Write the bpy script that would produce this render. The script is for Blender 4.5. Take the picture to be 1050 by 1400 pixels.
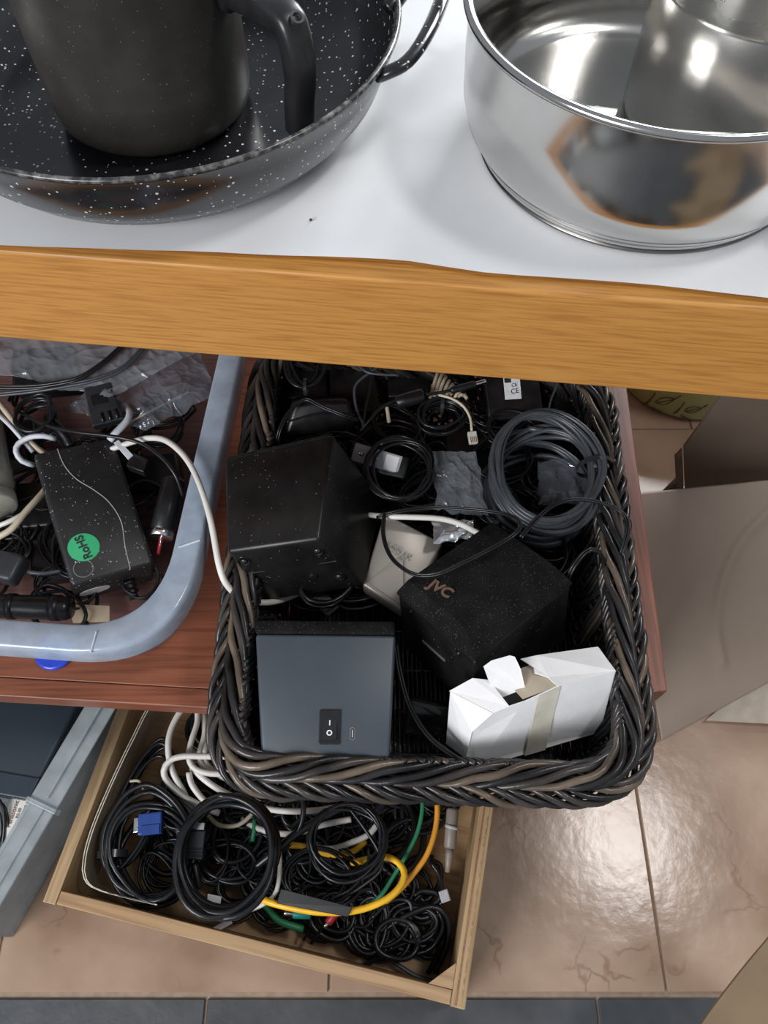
import bpy, bmesh, math, random
from mathutils import Vector, Matrix, noise
random.seed(7)
for o in list(bpy.data.objects): bpy.data.objects.remove(o)
COL = bpy.context.scene.collection
# ---------------------------------------------------------------- camera, world, lights
F = 1050.0; TH = math.radians(61); CH = 1.15
cd = bpy.data.cameras.new('camera'); cam = bpy.data.objects.new('camera', cd); COL.objects.link(cam)
cam.location = (0, 0, CH); cam.rotation_euler = (math.radians(90) - TH, 0, 0)
cd.sensor_fit = 'AUTO'; cd.sensor_width = 36; cd.lens = 27.0; cd.clip_start = 0.02
bpy.context.scene.camera = cam
w = bpy.data.worlds.new('room_light'); bpy.context.scene.world = w; w.use_nodes = True
bg = w.node_tree.nodes['Background']; bg.inputs[0].default_value = (0.86, 0.92, 1.0, 1); bg.inputs[1].default_value = 0.30
def area(name, loc, target, sx, sy, e, col):
    l = bpy.data.lights.new(name, 'AREA'); l.shape = 'RECTANGLE'; l.size = sx; l.size_y = sy; l.energy = e; l.color = col
    o = bpy.data.objects.new(name, l); COL.objects.link(o); o.location = loc
    o.rotation_euler = (Vector(target) - Vector(loc)).to_track_quat('-Z', 'Y').to_euler()
    return o
area('window_light', (1.18, 0.42, 2.95), (0.1, 0.25, 0.2), 0.42, 0.3, 17, (1, .98, .96))
area('room_window_light', (-1.5, -1.35, 1.75), (-.1, .3, .4), 1.2, 1.1, 62, (.98, .98, 1))
area('back_window_light', (1.0, 2.2, 1.6), (.5, .74, 0), .9, .9, 60, (.96, .98, 1))
vs = bpy.context.scene.view_settings
vs.view_transform = 'Standard'; vs.look = 'None'; vs.exposure = 0.1; vs.gamma = 1; vs.use_curve_mapping = False

# ---------------------------------------------------------------- helpers
def P(px, py, z):
    u = (px - 525) / F; v = -(py - 700) / F
    d = Vector((u, v * math.sin(TH) + math.cos(TH), v * math.cos(TH) - math.sin(TH)))
    return Vector((0, 0, CH)) + d * ((z - CH) / d.z)

MATS = {}
def nd(nt, t, **kw):
    n = nt.nodes.new(t)
    for k, v in kw.items(): setattr(n, k, v)
    return n
def mat(name, col, rough=.5, metal=0, col2=None, scale=40, bump=0, bscale=None, spec=.5, coat=0, stretch=None, rvar=0, rot=0, detail=4, trans=0, lo=.35, hi=.65, emit=0):
    if name in MATS: return MATS[name]
    m = bpy.data.materials.new(name); m.use_nodes = True; nt = m.node_tree; b = nt.nodes['Principled BSDF']
    b.inputs['Base Color'].default_value = (*col, 1); b.inputs['Roughness'].default_value = rough; b.inputs['Metallic'].default_value = metal
    b.inputs['Specular IOR Level'].default_value = spec; b.inputs['Coat Weight'].default_value = coat; b.inputs['Coat Roughness'].default_value = .1
    b.inputs['Transmission Weight'].default_value = trans
    tc = nd(nt, 'ShaderNodeTexCoord'); mp = nd(nt, 'ShaderNodeMapping'); nt.links.new(tc.outputs['Object'], mp.inputs[0])
    if stretch: mp.inputs['Scale'].default_value = stretch
    mp.inputs['Rotation'].default_value = (0, 0, rot)
    nz = nd(nt, 'ShaderNodeTexNoise'); nz.inputs['Scale'].default_value = scale; nz.inputs['Detail'].default_value = detail; nt.links.new(mp.outputs[0], nz.inputs['Vector'])
    c2 = col2 if col2 else tuple(min(1, c * 1.25 + .004) for c in col)
    r = nd(nt, 'ShaderNodeValToRGB'); r.color_ramp.elements[0].color = (*col, 1); r.color_ramp.elements[1].color = (*c2, 1)
    r.color_ramp.elements[0].position = lo; r.color_ramp.elements[1].position = hi
    nt.links.new(nz.outputs['Fac'], r.inputs[0]); nt.links.new(r.outputs[0], b.inputs['Base Color'])
    if rvar:
        mr = nd(nt, 'ShaderNodeMapRange'); mr.inputs['To Min'].default_value = max(0, rough - rvar); mr.inputs['To Max'].default_value = rough + rvar
        nt.links.new(nz.outputs['Fac'], mr.inputs['Value']); nt.links.new(mr.outputs[0], b.inputs['Roughness'])
    if bump:
        bn = nd(nt, 'ShaderNodeBump'); bn.inputs['Strength'].default_value = bump; bn.inputs['Distance'].default_value = .001
        n2 = nd(nt, 'ShaderNodeTexNoise'); n2.inputs['Scale'].default_value = bscale or scale; n2.inputs['Detail'].default_value = 3
        nt.links.new(mp.outputs[0], n2.inputs['Vector']); nt.links.new(n2.outputs['Fac'], bn.inputs['Height']); nt.links.new(bn.outputs[0], b.inputs['Normal'])
    MATS[name] = m; return m
def speckle(name, base, rough, scale, thr, dot=(.75, .76, .75), prob=.5, metal=0, coat=0, spec=.5):
    """base colour with small scattered light dots (enamel specks or dust)"""
    m = mat(name, base, rough, metal, coat=coat, spec=spec); nt = m.node_tree; b = nt.nodes['Principled BSDF']
    old = b.inputs['Base Color'].links[0].from_socket
    tc = nd(nt, 'ShaderNodeTexCoord'); vo = nd(nt, 'ShaderNodeTexVoronoi'); vo.inputs['Scale'].default_value = scale
    nt.links.new(tc.outputs['Object'], vo.inputs['Vector'])
    sp = nd(nt, 'ShaderNodeSeparateColor'); nt.links.new(vo.outputs['Color'], sp.inputs[0])
    mr = nd(nt, 'ShaderNodeMapRange'); mr.inputs['From Min'].default_value = 1 - prob; mr.inputs['From Max'].default_value = 1; mr.inputs['To Min'].default_value = 0; mr.inputs['To Max'].default_value = thr
    nt.links.new(sp.outputs[0], mr.inputs['Value'])
    lt = nd(nt, 'ShaderNodeMath', operation='LESS_THAN'); nt.links.new(vo.outputs['Distance'], lt.inputs[0]); nt.links.new(mr.outputs[0], lt.inputs[1])
    mx = nd(nt, 'ShaderNodeMix', data_type='RGBA'); nt.links.new(lt.outputs[0], mx.inputs['Factor']); nt.links.new(old, mx.inputs['A']); mx.inputs['B'].default_value = (*dot, 1)
    nt.links.new(mx.outputs['Result'], b.inputs['Base Color']); return m
def wood(name, c1, c2, c3, axis='x', rot=0, rough=.42, fine=260, coarse=14, coat=0, bump=.25):
    if name in MATS: return MATS[name]
    m = bpy.data.materials.new(name); m.use_nodes = True; nt = m.node_tree; b = nt.nodes['Principled BSDF']; b.inputs['Roughness'].default_value = rough
    b.inputs['Coat Weight'].default_value = coat
    tc = nd(nt, 'ShaderNodeTexCoord'); m0 = nd(nt, 'ShaderNodeMapping'); m0.inputs['Rotation'].default_value = (0, 0, rot); nt.links.new(tc.outputs['Object'], m0.inputs[0])
    def layer(sc, along, det):
        mp = nd(nt, 'ShaderNodeMapping'); s = [sc, sc, sc]; s['xyz'.index(axis)] = sc * along; mp.inputs['Scale'].default_value = s
        nt.links.new(m0.outputs[0], mp.inputs[0]); n = nd(nt, 'ShaderNodeTexNoise'); n.inputs['Scale'].default_value = 1; n.inputs['Detail'].default_value = det
        nt.links.new(mp.outputs[0], n.inputs['Vector']); return n.outputs['Fac']
    a = layer(coarse, .12, 5); f = layer(fine, .045, 3)
    r = nd(nt, 'ShaderNodeValToRGB'); r.color_ramp.elements[0].color = (*c1, 1); r.color_ramp.elements[1].color = (*c2, 1)
    r.color_ramp.elements[0].position = .3; r.color_ramp.elements[1].position = .7; nt.links.new(a, r.inputs[0])
    r2 = nd(nt, 'ShaderNodeMapRange'); r2.inputs['From Min'].default_value = .34; r2.inputs['From Max'].default_value = .56; r2.inputs['To Min'].default_value = 1; r2.inputs['To Max'].default_value = 0
    nt.links.new(f, r2.inputs['Value'])
    mu = nd(nt, 'ShaderNodeMath', operation='MULTIPLY'); mu.inputs[1].default_value = .75; nt.links.new(r2.outputs[0], mu.inputs[0])
    mx = nd(nt, 'ShaderNodeMix', data_type='RGBA'); nt.links.new(mu.outputs[0], mx.inputs['Factor']); nt.links.new(r.outputs[0], mx.inputs['A']); mx.inputs['B'].default_value = (*c3, 1)
    nt.links.new(mx.outputs['Result'], b.inputs['Base Color'])
    bn = nd(nt, 'ShaderNodeBump'); bn.inputs['Strength'].default_value = bump; bn.inputs['Distance'].default_value = .0006; nt.links.new(f, bn.inputs['Height']); nt.links.new(bn.outputs[0], b.inputs['Normal'])
    MATS[name] = m; return m
def clear(name, col, fac, rough=.15, spec=.5, bump=0, bscale=60):
    """translucent plastic: part transparent, part milky glossy"""
    m = mat(name, col, rough, spec=spec, bump=bump, bscale=bscale); nt = m.node_tree; b = nt.nodes['Principled BSDF']; out = nt.nodes['Material Output']
    t = nd(nt, 'ShaderNodeBsdfTransparent'); t.inputs[0].default_value = (.93, .96, 1, 1); mx = nd(nt, 'ShaderNodeMixShader'); mx.inputs[0].default_value = fac
    nt.links.new(t.outputs[0], mx.inputs[1]); nt.links.new(b.outputs[0], mx.inputs[2]); nt.links.new(mx.outputs[0], out.inputs[0]); return m

def offset(parent):
    v = Vector((0, 0, 0))
    while parent is not None: v = v + parent.location; parent = parent.parent
    return v
def tag(o, label=None, cat=None, group=None, kind=None):
    if label: o['label'] = label
    if cat: o['category'] = cat
    if group: o['group'] = group
    if kind: o['kind'] = kind
    return o
def thing(name, loc, label, cat, group=None):
    o = bpy.data.objects.new(name, None); COL.objects.link(o); o.location = loc; o.empty_display_size = .02
    return tag(o, label, cat, group)
def put(name, V, Fc, m, parent=None, smooth=False, label=None, cat=None, group=None, kind=None):
    """V in world space; origin goes to the base centre (top level) or the parent's origin"""
    V = [Vector(v) for v in V]
    if parent is not None: off = offset(parent)
    else:
        xs = [v.x for v in V]; ys = [v.y for v in V]; off = Vector(((min(xs) + max(xs)) / 2, (min(ys) + max(ys)) / 2, min(v.z for v in V)))
    me = bpy.data.meshes.new(name); me.from_pydata([tuple(v - off) for v in V], [], Fc); me.update()
    if smooth: me.shade_smooth()
    me.materials.append(m)
    o = bpy.data.objects.new(name, me); COL.objects.link(o)
    if parent is not None: o.parent = parent
    else: o.location = off
    return tag(o, label, cat, group, kind)
def smooth_path(pts, step=.006, closed=False):
    n = len(pts); out = []
    rng = range(n if closed else n - 1)
    for i in rng:
        g = (lambda k: pts[k % n]) if closed else (lambda k: pts[max(0, min(n - 1, k))])
        p0, p1, p2, p3 = g(i - 1), g(i), g(i + 1), g(i + 2)
        k = max(2, min(40, int((p2 - p1).length / step)))
        for j in range(k):
            t = j / k
            out.append(.5 * ((2 * p1) + (p2 - p0) * t + (2 * p0 - 5 * p1 + 4 * p2 - p3) * t * t + (3 * p1 - p0 - 3 * p2 + p3) * t ** 3))
    if not closed: out.append(pts[-1].copy())
    return out
def tube(path, r, seg=8, closed=False, flat=1.0, rfun=None):
    V = []; Fc = []; n = len(path); N = None
    for i, p in enumerate(path):
        a = path[(i - 1) % n] if (closed or i) else path[0]; b = path[(i + 1) % n] if (closed or i < n - 1) else path[-1]
        T = (b - a)
        T = T.normalized() if T.length > 1e-9 else Vector((1, 0, 0))
        if N is None:
            N = Vector((0, 0, 1)).cross(T)
            if N.length < .1: N = Vector((1, 0, 0))
        N = (N - T * N.dot(T)); N = N.normalized() if N.length > 1e-6 else T.orthogonal().normalized(); B = T.cross(N)
        rr = r * (rfun(i / (n - 1)) if rfun else 1)
        for k in range(seg):
            c = 2 * math.pi * k / seg
            V.append(p + N * math.cos(c) * rr + B * math.sin(c) * rr * flat)
    m = n if closed else n - 1
    for i in range(m):
        for k in range(seg):
            a = i * seg + k; b = i * seg + (k + 1) % seg; c = ((i + 1) % n) * seg + (k + 1) % seg; d = ((i + 1) % n) * seg + k
            Fc.append((a, b, c, d))
    if not closed:
        Fc.append(tuple(range(seg))[::-1]); Fc.append(tuple((n - 1) * seg + k for k in range(seg)))
    return V, Fc
def join(*parts):
    V = []; Fc = []
    for v, f in parts:
        o = len(V); V += list(v); Fc += [tuple(i + o for i in q) for q in f]
    return V, Fc
def from_bm(bm):
    bm.verts.index_update(); V = [v.co.copy() for v in bm.verts]; Fc = [tuple(v.index for v in f.verts) for f in bm.faces]; bm.free(); return V, Fc
def hexa(c, bev=.002, seg=2):
    """c: 4 bottom corners then 4 top corners, same winding"""
    bm = bmesh.new(); vs_ = [bm.verts.new(v) for v in c]
    for q in ((3, 2, 1, 0), (4, 5, 6, 7), (0, 1, 5, 4), (1, 2, 6, 5), (2, 3, 7, 6), (3, 0, 4, 7)): bm.faces.new([vs_[i] for i in q])
    bmesh.ops.recalc_face_normals(bm, faces=bm.faces)
    if bev: bmesh.ops.bevel(bm, geom=list(bm.edges), offset=bev, segments=seg, profile=.5, affect='EDGES', clamp_overlap=True)
    return from_bm(bm)
def box(M, lo, hi, bev=.002, seg=2):
    """box in the frame M (4x4)"""
    (x0, y0, z0), (x1, y1, z1) = lo, hi
    return hexa([M @ Vector(p) for p in ((x0, y0, z0), (x1, y0, z0), (x1, y1, z0), (x0, y1, z0), (x0, y0, z1), (x1, y0, z1), (x1, y1, z1), (x0, y1, z1))], bev, seg)
def frame(o, x, y=None, z=None):
    x = Vector(x).normalized()
    if z is None: y = Vector(y); z = x.cross(y).normalized(); y = z.cross(x)
    else: z = Vector(z).normalized(); y = z.cross(x).normalized(); x = y.cross(z)
    return Matrix(((x.x, y.x, z.x, o[0]), (x.y, y.y, z.y, o[1]), (x.z, y.z, z.z, o[2]), (0, 0, 0, 1)))
def rotm(rows, c): return Matrix(((*rows[0], c[0]), (*rows[1], c[1]), (*rows[2], c[2]), (0, 0, 0, 1)))
def lathe(M, prof, seg=64, closed=False):
    V = []; Fc = []; n = len(prof)
    for r, z in prof:
        for k in range(seg):
            a = 2 * math.pi * k / seg; V.append(M @ Vector((r * math.cos(a), r * math.sin(a), z)))
    for i in range(n if closed else n - 1):
        for k in range(seg):
            j = (i + 1) % n
            Fc.append((i * seg + k, i * seg + (k + 1) % seg, j * seg + (k + 1) % seg, j * seg + k))
    if not closed:
        if prof[0][0] > 1e-6: Fc.append(tuple(range(seg))[::-1])
        if prof[-1][0] > 1e-6: Fc.append(tuple((n - 1) * seg + k for k in range(seg)))
    return V, Fc
def at(x, y, z): return Matrix.Translation((x, y, z))
def rounded(corners, r, step=.01, rs=None):
    """closed rounded polygon (2D corners, counter-clockwise) resampled evenly -> list of (x, y, nx, ny)"""
    n = len(corners); pts = []
    for i in range(n):
        a = Vector(corners[i - 1]); b = Vector(corners[i]); c = Vector(corners[(i + 1) % n]); rr = rs[i] if rs else r
        u = (a - b).normalized(); v = (c - b).normalized(); p = b + u * rr; q = b + v * rr
        for k in range(13):
            t = k / 12; pts.append(p * (1 - t) ** 2 + b * 2 * t * (1 - t) * .92 + (p + q) * .5 * 2 * t * (1 - t) * .08 + q * t * t)
    L = [0]
    m = len(pts)
    for i in range(m): L.append(L[-1] + (pts[(i + 1) % m] - pts[i]).length)
    N = int(L[-1] / step); out = []; j = 0
    for k in range(N):
        s = L[-1] * k / N
        while L[j + 1] < s: j += 1
        t = (s - L[j]) / max(1e-9, L[j + 1] - L[j]); p = pts[j % m].lerp(pts[(j + 1) % m], t); out.append(p)
    res = []
    for k in range(N):
        d = out[(k + 1) % N] - out[k - 1]; d = d.normalized(); res.append((out[k].x, out[k].y, d.y, -d.x))
    return res, L[-1]
def skin(rings, closed_u=True):
    """quads between successive rings of equal count"""
    V = [v for r in rings for v in r]; n = len(rings[0]); Fc = []
    for i in range(len(rings) - 1):
        for k in range(n if closed_u else n - 1):
            Fc.append((i * n + k, i * n + (k + 1) % n, (i + 1) * n + (k + 1) % n, (i + 1) * n + k))
    return V, Fc
def text(s, M, size, m, parent, depth=.0004, name='lettering', bold=0, center=True):
    cu = bpy.data.curves.new('t', 'FONT'); cu.body = s; cu.size = size; cu.extrude = depth; cu.offset = bold
    if center: cu.align_x = 'CENTER'; cu.align_y = 'CENTER'
    o = bpy.data.objects.new('t', cu); COL.objects.link(o); bpy.context.view_layer.update()
    me = bpy.data.meshes.new_from_object(o.evaluated_get(bpy.context.evaluated_depsgraph_get()))
    V = [M @ v.co for v in me.vertices]; Fc = [tuple(p.vertices) for p in me.polygons]
    bpy.data.objects.remove(o)
    return put(name, V, Fc, m, parent)

# ---------------------------------------------------------------- materials
oak = wood('oak', (.49, .225, .050), (.56, .275, .068), (.35, .140, .030), 'x', rot=.105, rough=.4, coarse=8, fine=420)
oak_edge = wood('oak_edge', (.29, .115, .032), (.38, .165, .048), (.17, .065, .020), 'x', rot=.105, rough=.4, coarse=8, fine=420)
red_x = wood('red_wood_wide', (.22, .068, .034), (.32, .115, .062), (.14, .042, .022), 'x', rough=.36, coarse=9, fine=180)
red_y = wood('red_wood_long', (.19, .062, .038), (.29, .105, .064), (.11, .036, .024), 'y', rough=.4, coarse=12, fine=180)
ply = wood('pale_plywood', (.38, .235, .115), (.48, .32, .175), (.27, .15, .07), 'x', rot=.216, rough=.6, coarse=16, fine=150, bump=.4)
ply_y = wood('pale_plywood_side', (.38, .25, .125), (.48, .34, .19), (.27, .16, .075), 'y', rot=.216, rough=.6, coarse=16, fine=150, bump=.4)
pine_dark = wood('brown_board_edge', (.26, .12, .06), (.34, .18, .09), (.2, .09, .04), 'x', rough=.6)
paper = mat('white_paper', (.70, .715, .73), .55, col2=(.76, .775, .79), scale=9, bump=.15, bscale=30)
blackp = mat('black_plastic', (.006, .0065, .0075), .36, spec=.45, scale=90)
blackp2 = mat('satin_black_plastic', (.008, .008, .009), .30, scale=60, rvar=.08)
cable_m = mat('black_cable_rubber', (.006, .0065, .008), .33, scale=50, bump=.1)
cable_grey = mat('charcoal_cable_rubber', (.045, .052, .060), .36, scale=50)
cable_white = mat('white_cable_rubber', (.66, .63, .58), .42, scale=30, col2=(.76, .74, .70))
cable_bluewhite = mat('cool_white_cable_rubber', (.55, .58, .62), .4, scale=30)
cable_beige = mat('beige_cable_rubber', (.50, .43, .32), .45, scale=30)
cable_yellow = mat('yellow_cable_rubber', (.78, .44, .02), .4, scale=30)
cable_orange = mat('orange_cable_rubber', (.62, .26, .02), .42, scale=30)
cable_green = mat('green_cable_rubber', (.02, .20, .09), .4, scale=30)
greyp = mat('grey_plastic', (.33, .34, .36), .42, scale=60)
whitep = mat('white_card', (.80, .80, .81), .6, col2=(.87, .87, .87), scale=25, bump=.3, bscale=120)
label_m = mat('label_white', (.62, .63, .64), .5, scale=200)
chrome = mat('bright_metal', (.72, .72, .72), .2, 1, scale=60)
dark_ink = mat('dark_ink', (.02, .02, .022), .6)
felt = speckle('black_felt', (.007, .007, .007), .95, 700, .35, (.09, .085, .08), .35, spec=.12)
spk_dust = speckle('speaker_black', (.0065, .006, .006), .33, 420, .3, (.14, .13, .125), .10, spec=.35)

def weave_mat(name, a, b): return mat(name, a, .29, col2=b, scale=22, stretch=(1, 1, 1), bump=.3, bscale=140, spec=.45)
wick = [weave_mat('wicker_black', (.008, .008, .009), (.026, .025, .026)), weave_mat('wicker_dark', (.018, .016, .016), (.055, .049, .045)), weave_mat('wicker_taupe', (.065, .049, .037), (.155, .12, .09))]

# ---------------------------------------------------------------- floor
def tile_mat():
    m = mat('beige_marble_tile', (.27, .180, .125), .19, col2=(.40, .285, .21), scale=7, bump=.4, bscale=45, detail=8, rvar=.08, spec=.42)
    nt = m.node_tree; b = nt.nodes['Principled BSDF']; old = b.inputs['Base Color'].links[0].from_socket
    tc = nd(nt, 'ShaderNodeTexCoord'); gm = nd(nt, 'ShaderNodeNewGeometry')
    nz = nd(nt, 'ShaderNodeTexNoise'); nz.inputs['Scale'].default_value = 5; nz.inputs['Detail'].default_value = 5; nt.links.new(gm.outputs['Position'], nz.inputs['Vector'])
    add = nd(nt, 'ShaderNodeMix', data_type='RGBA'); add.inputs['Factor'].default_value = .35; nt.links.new(gm.outputs['Position'], add.inputs['A']); nt.links.new(nz.outputs['Color'], add.inputs['B'])
    vo = nd(nt, 'ShaderNodeTexVoronoi', feature='DISTANCE_TO_EDGE'); vo.inputs['Scale'].default_value = 7; nt.links.new(add.outputs['Result'], vo.inputs['Vector'])
    mr = nd(nt, 'ShaderNodeMapRange'); mr.inputs['From Min'].default_value = 0; mr.inputs['From Max'].default_value = .022; mr.inputs['To Min'].default_value = .55; mr.inputs['To Max'].default_value = 0
    nt.links.new(vo.outputs['Distance'], mr.inputs['Value'])
    n3 = nd(nt, 'ShaderNodeTexNoise'); n3.inputs['Scale'].default_value = 11; nt.links.new(gm.outputs['Position'], n3.inputs['Vector'])
    m3 = nd(nt, 'ShaderNodeMapRange'); m3.inputs['From Min'].default_value = .5; m3.inputs['From Max'].default_value = .62; nt.links.new(n3.outputs['Fac'], m3.inputs['Value'])
    mu = nd(nt, 'ShaderNodeMath', operation='MULTIPLY'); nt.links.new(mr.outputs[0], mu.inputs[0]); nt.links.new(m3.outputs[0], mu.inputs[1])
    mx = nd(nt, 'ShaderNodeMix', data_type='RGBA'); nt.links.new(mu.outputs[0], mx.inputs['Factor']); nt.links.new(old, mx.inputs['A']); mx.inputs['B'].default_value = (.17, .085, .05, 1)
    nt.links.new(mx.outputs['Result'], b.inputs['Base Color']); return m
tile_b = tile_mat()
tile_k = mat('slate_black_tile', (.035, .040, .046), .5, col2=(.06, .066, .074), scale=16, bump=.5, bscale=90, detail=8)
grout = mat('grout', (.26, .19, .14), .9, scale=80)
floor = put('floor', *box(at(0, 0, 0), (-2, -1.2, -.03), (2, 2.6, -.0035), 0), grout, kind='structure')
def tile(x0, x1, y0, y1, m): put('tile', *box(at(0, 0, 0), (x0 + .0015, y0 + .0015, -.012), (x1 - .0015, y1 - .0015, 0), .0012, 1), m, floor)
for j in range(5):
    sh = .2 if j >= 2 else 0
    for i in range(-5, 4):
        x0 = .36 + .43 * i + sh; tile(x0, x0 + .43, -.062 + .436 * j, -.062 + .436 * (j + 1), tile_b)
for i in range(-4, 4): tile(.27 + .495 * i, .27 + .495 * (i + 1), -.557, -.066, tile_k)
for i in range(-4, 4): tile(.27 + .495 * i, .27 + .495 * (i + 1), -1.05, -.557, tile_k)

# ---------------------------------------------------------------- table with paper
tdir = (P(1050, 425, .76) - P(0, 345, .76)).normalized(); tn = Vector((-tdir.y, tdir.x, 0))
T0 = P(525, 381, .76); T0.z = 0
TM = frame(T0, tdir, tn)
table = thing('table', T0 + tn * .4, 'oak-veneer table with a thick front edge, pots standing on it', 'table')
put('table_top', *box(TM, (-1.0, .02, .722), (.42, .95, .76), .003), oak_edge, table)
put('front_edge', *box(TM, (-1.0, 0, .662), (.42, .024, .7585), .0025, 3), oak, table, label='light oak front board')
for sx, sy in ((-.95, .06), (-.95, .86), (.245, .36), (.34, .86)):
    if True: put('leg', *box(TM, (sx, sy, 0), (sx + .06, sy + .06, .722), .003), oak_edge, table)
# paper: wavy front edge
edge = [(-300, 322), (0, 336), (120, 340), (300, 346), (480, 354), (560, 358), (660, 373), (760, 380), (900, 391), (1050, 409), (1180, 419)]
ep = smooth_path([P(x, y, .7615) for x, y in edge], .02)
pv = []; pf = []; rows = 24
for a in ep:
    for j in range(rows + 1):
        q = a + tn * (.75 * (j / rows)) ; q.z = .7612 + .0012 * noise.noise(q * 14) + (.0009 if j == 0 else .0004)
        pv.append(q)
n = rows + 1
for i in range(len(ep) - 1):
    for j in range(rows): pf.append((i * n + j, (i + 1) * n + j, (i + 1) * n + j + 1, i * n + j + 1))
put('paper_sheet', pv, pf, paper, smooth=True, label='white paper sheet covering the table under the pots', cat='paper')
put('crumb', *lathe(at(*P(425, 301, .763)), [(0, -.0008), (.0012, 0), (.0009, .001), (0, .0014)], 8), dark_ink, label='tiny black crumb on the white paper between the pots', cat='crumb')

# ---------------------------------------------------------------- wok
enamel = speckle('speckled_enamel', (.012, .012, .014), .22, 300, .34, (.66, .67, .68), .42, coat=.1)
wok = thing('wok', (-.186, .625, .762), 'large black white-speckled wok with a loop handle', 'wok')
wc = at(-.178, .602, 0)
prof = [(0, .7620), (.09, .7620), (.134, .7635), (.146, .7655), (.162, .774), (.176, .791), (.1855, .815), (.1885, .8275), (.1905, .8295), (.1905, .8315), (.1865, .8315), (.1835, .815), (.174, .793), (.160, .777), (.143, .769), (.13, .7675), (0, .7675)]
put('bowl', *lathe(wc, prof, 128), enamel, wok, True)
put('rim', *lathe(wc, [(.1868, .8315), (.1885, .8333), (.1908, .8325), (.1912, .8305), (.1895, .8295)], 128, True), mat('worn_enamel_rim', (.03, .03, .03), .25, col2=(.24, .23, .22), scale=160, lo=.45, hi=.75), wok, True)
hp = [P(518, 104, .824), P(535, 97, .829), P(556, 85, .831), P(577, 58, .832), P(597, 18, .832), P(608, -20, .832), P(600, -52, .832), P(575, -50, .832), P(548, -8, .831), P(530, 14, .826)]
put('handle', *tube(smooth_path(hp, .004), .0062, 12, flat=.7), enamel, wok, True)
c0 = Vector((-.178, .602, 0))
hp2 = [Vector((2 * c0.x - p.x, 2 * c0.y - p.y, p.z)) for p in hp]
put('handle', *tube(smooth_path(hp2, .004), .0062, 12, flat=.7), enamel, wok, True)

# ---------------------------------------------------------------- milk pot inside the wok
mugm = mat('worn_black_enamel', (.020, .019, .018), .26, 0, col2=(.05, .046, .04), scale=14, stretch=(1, 1, .35), rvar=.1, coat=.35, bump=.1, bscale=200)
mc = (-.183, .587)
mug = thing('milk_pot', (mc[0], mc[1], .768), 'dark grey milk pot with a black bent handle inside the wok', 'pot')
put('body', *lathe(at(*mc, 0), [(0, .7685), (.063, .7685), (.070, .771), (.0755, .777), (.0775, .788), (.078, .83), (.078, .889), (.0795, .8925), (.0775, .8935), (.076, .891), (.0755, .83), (.075, .795), (.067, .777), (0, .7745)], 96), speckle('worn_black_specks', (.075, .070, .063), .32, 520, .25, (.36, .34, .31), .18, metal=.55), mug, True)
put('rim', *lathe(at(*mc, 0), [(.0775, .8915), (.0803, .8925), (.0805, .895), (.0783, .8962), (.0763, .895), (.076, .8925)], 96, True), chrome, mug, True)
bk = mat('bakelite', (.012, .012, .013), .33, scale=60)
h0 = Vector((mc[0] + .074, mc[1] - .020, .868)); h1 = P(400, 34, .872); dv = (h1 - h0); dv.z = 0; dv.normalize()
hd = [h0, h0 + dv * .012, h1 + Vector((0, 0, .002)) - dv * .012, h1 - Vector((0, 0, .006)), h1 - Vector((0, 0, .03)) + dv * .003, h1 - Vector((0, 0, .052)) - dv * .001, h1 - Vector((0, 0, .074)) - dv * .004]
hpth = smooth_path(hd, .003); V = []; Fc = []
side = Vector((-dv.y, dv.x, 0)); nn = len(hpth)
for i, p in enumerate(hpth):
    T = (hpth[min(nn - 1, i + 1)] - hpth[max(0, i - 1)]).normalized(); Bn = T.cross(side).normalized(); t = i / (nn - 1)
    ww = .0125 - .003 * t; hh = .0085 if t > .1 else .013
    for k in range(16):
        a = 2 * math.pi * k / 16; c = math.copysign(abs(math.cos(a)) ** .6, math.cos(a)); s = math.copysign(abs(math.sin(a)) ** .6, math.sin(a))
        V.append(p + side * c * ww + Bn * s * hh)
for i in range(nn - 1):
    for k in range(16): Fc.append((i * 16 + k, i * 16 + (k + 1) % 16, (i + 1) * 16 + (k + 1) % 16, (i + 1) * 16 + k))
Fc += [tuple(range(16))[::-1], tuple((nn - 1) * 16 + k for k in range(16))]
put('handle', V, Fc, bk, mug, True, label='black plastic handle')
HM = frame(h1 + dv * .004 + Vector((0, 0, .0035)), dv, (-dv.y, dv.x, 0))
put('hanging_hole', *lathe(HM @ Matrix.Rotation(.5, 4, 'Y'), [(.0045, .0030), (.0045, .0046), (.0030, .0046), (.0028, .0030)], 20, True), dark_ink, mug)
# ---------------------------------------------------------------- stainless pot and saucepan in it
steel = mat('stainless_steel', (.56, .55, .53), .15, 1, col2=(.66, .65, .63), scale=10, rvar=.06, bump=.06, bscale=14, stretch=(1, 1, 2))
steel_in = mat('brushed_steel_inside', (.46, .45, .42), .26, 1, col2=(.56, .55, .52), scale=16, rvar=.06, bump=.08, bscale=120)
pc = (.200, .549)
pot = thing('stainless_pot', (*pc, .762), 'wide shiny stainless steel pot on the right of the table', 'pot')
put('body', *lathe(at(*pc, 0), [(0, .764), (.120, .764), (.1262, .7665), (.1265, .7695), (.1252, .7705), (.131, .776), (.137, .786), (.1405, .80), (.142, .83), (.142, .864), (.1435, .867), (.1405, .867), (.140, .80), (.134, .782), (.12, .774), (0, .7735)], 160), steel, pot, True)
put('rim', *lathe(at(*pc, 0), [(.1405, .8655), (.1425, .8685), (.1458, .8685), (.1472, .866), (.1462, .8635), (.143, .863)], 160, True), steel, pot, True)
put('base_ring', *lathe(at(*pc, 0), [(.118, .7625), (.1255, .7627), (.1262, .765), (.118, .765)], 128, True), mat('dark_steel_joint', (.2, .19, .18), .3, 1), pot, True)
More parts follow.
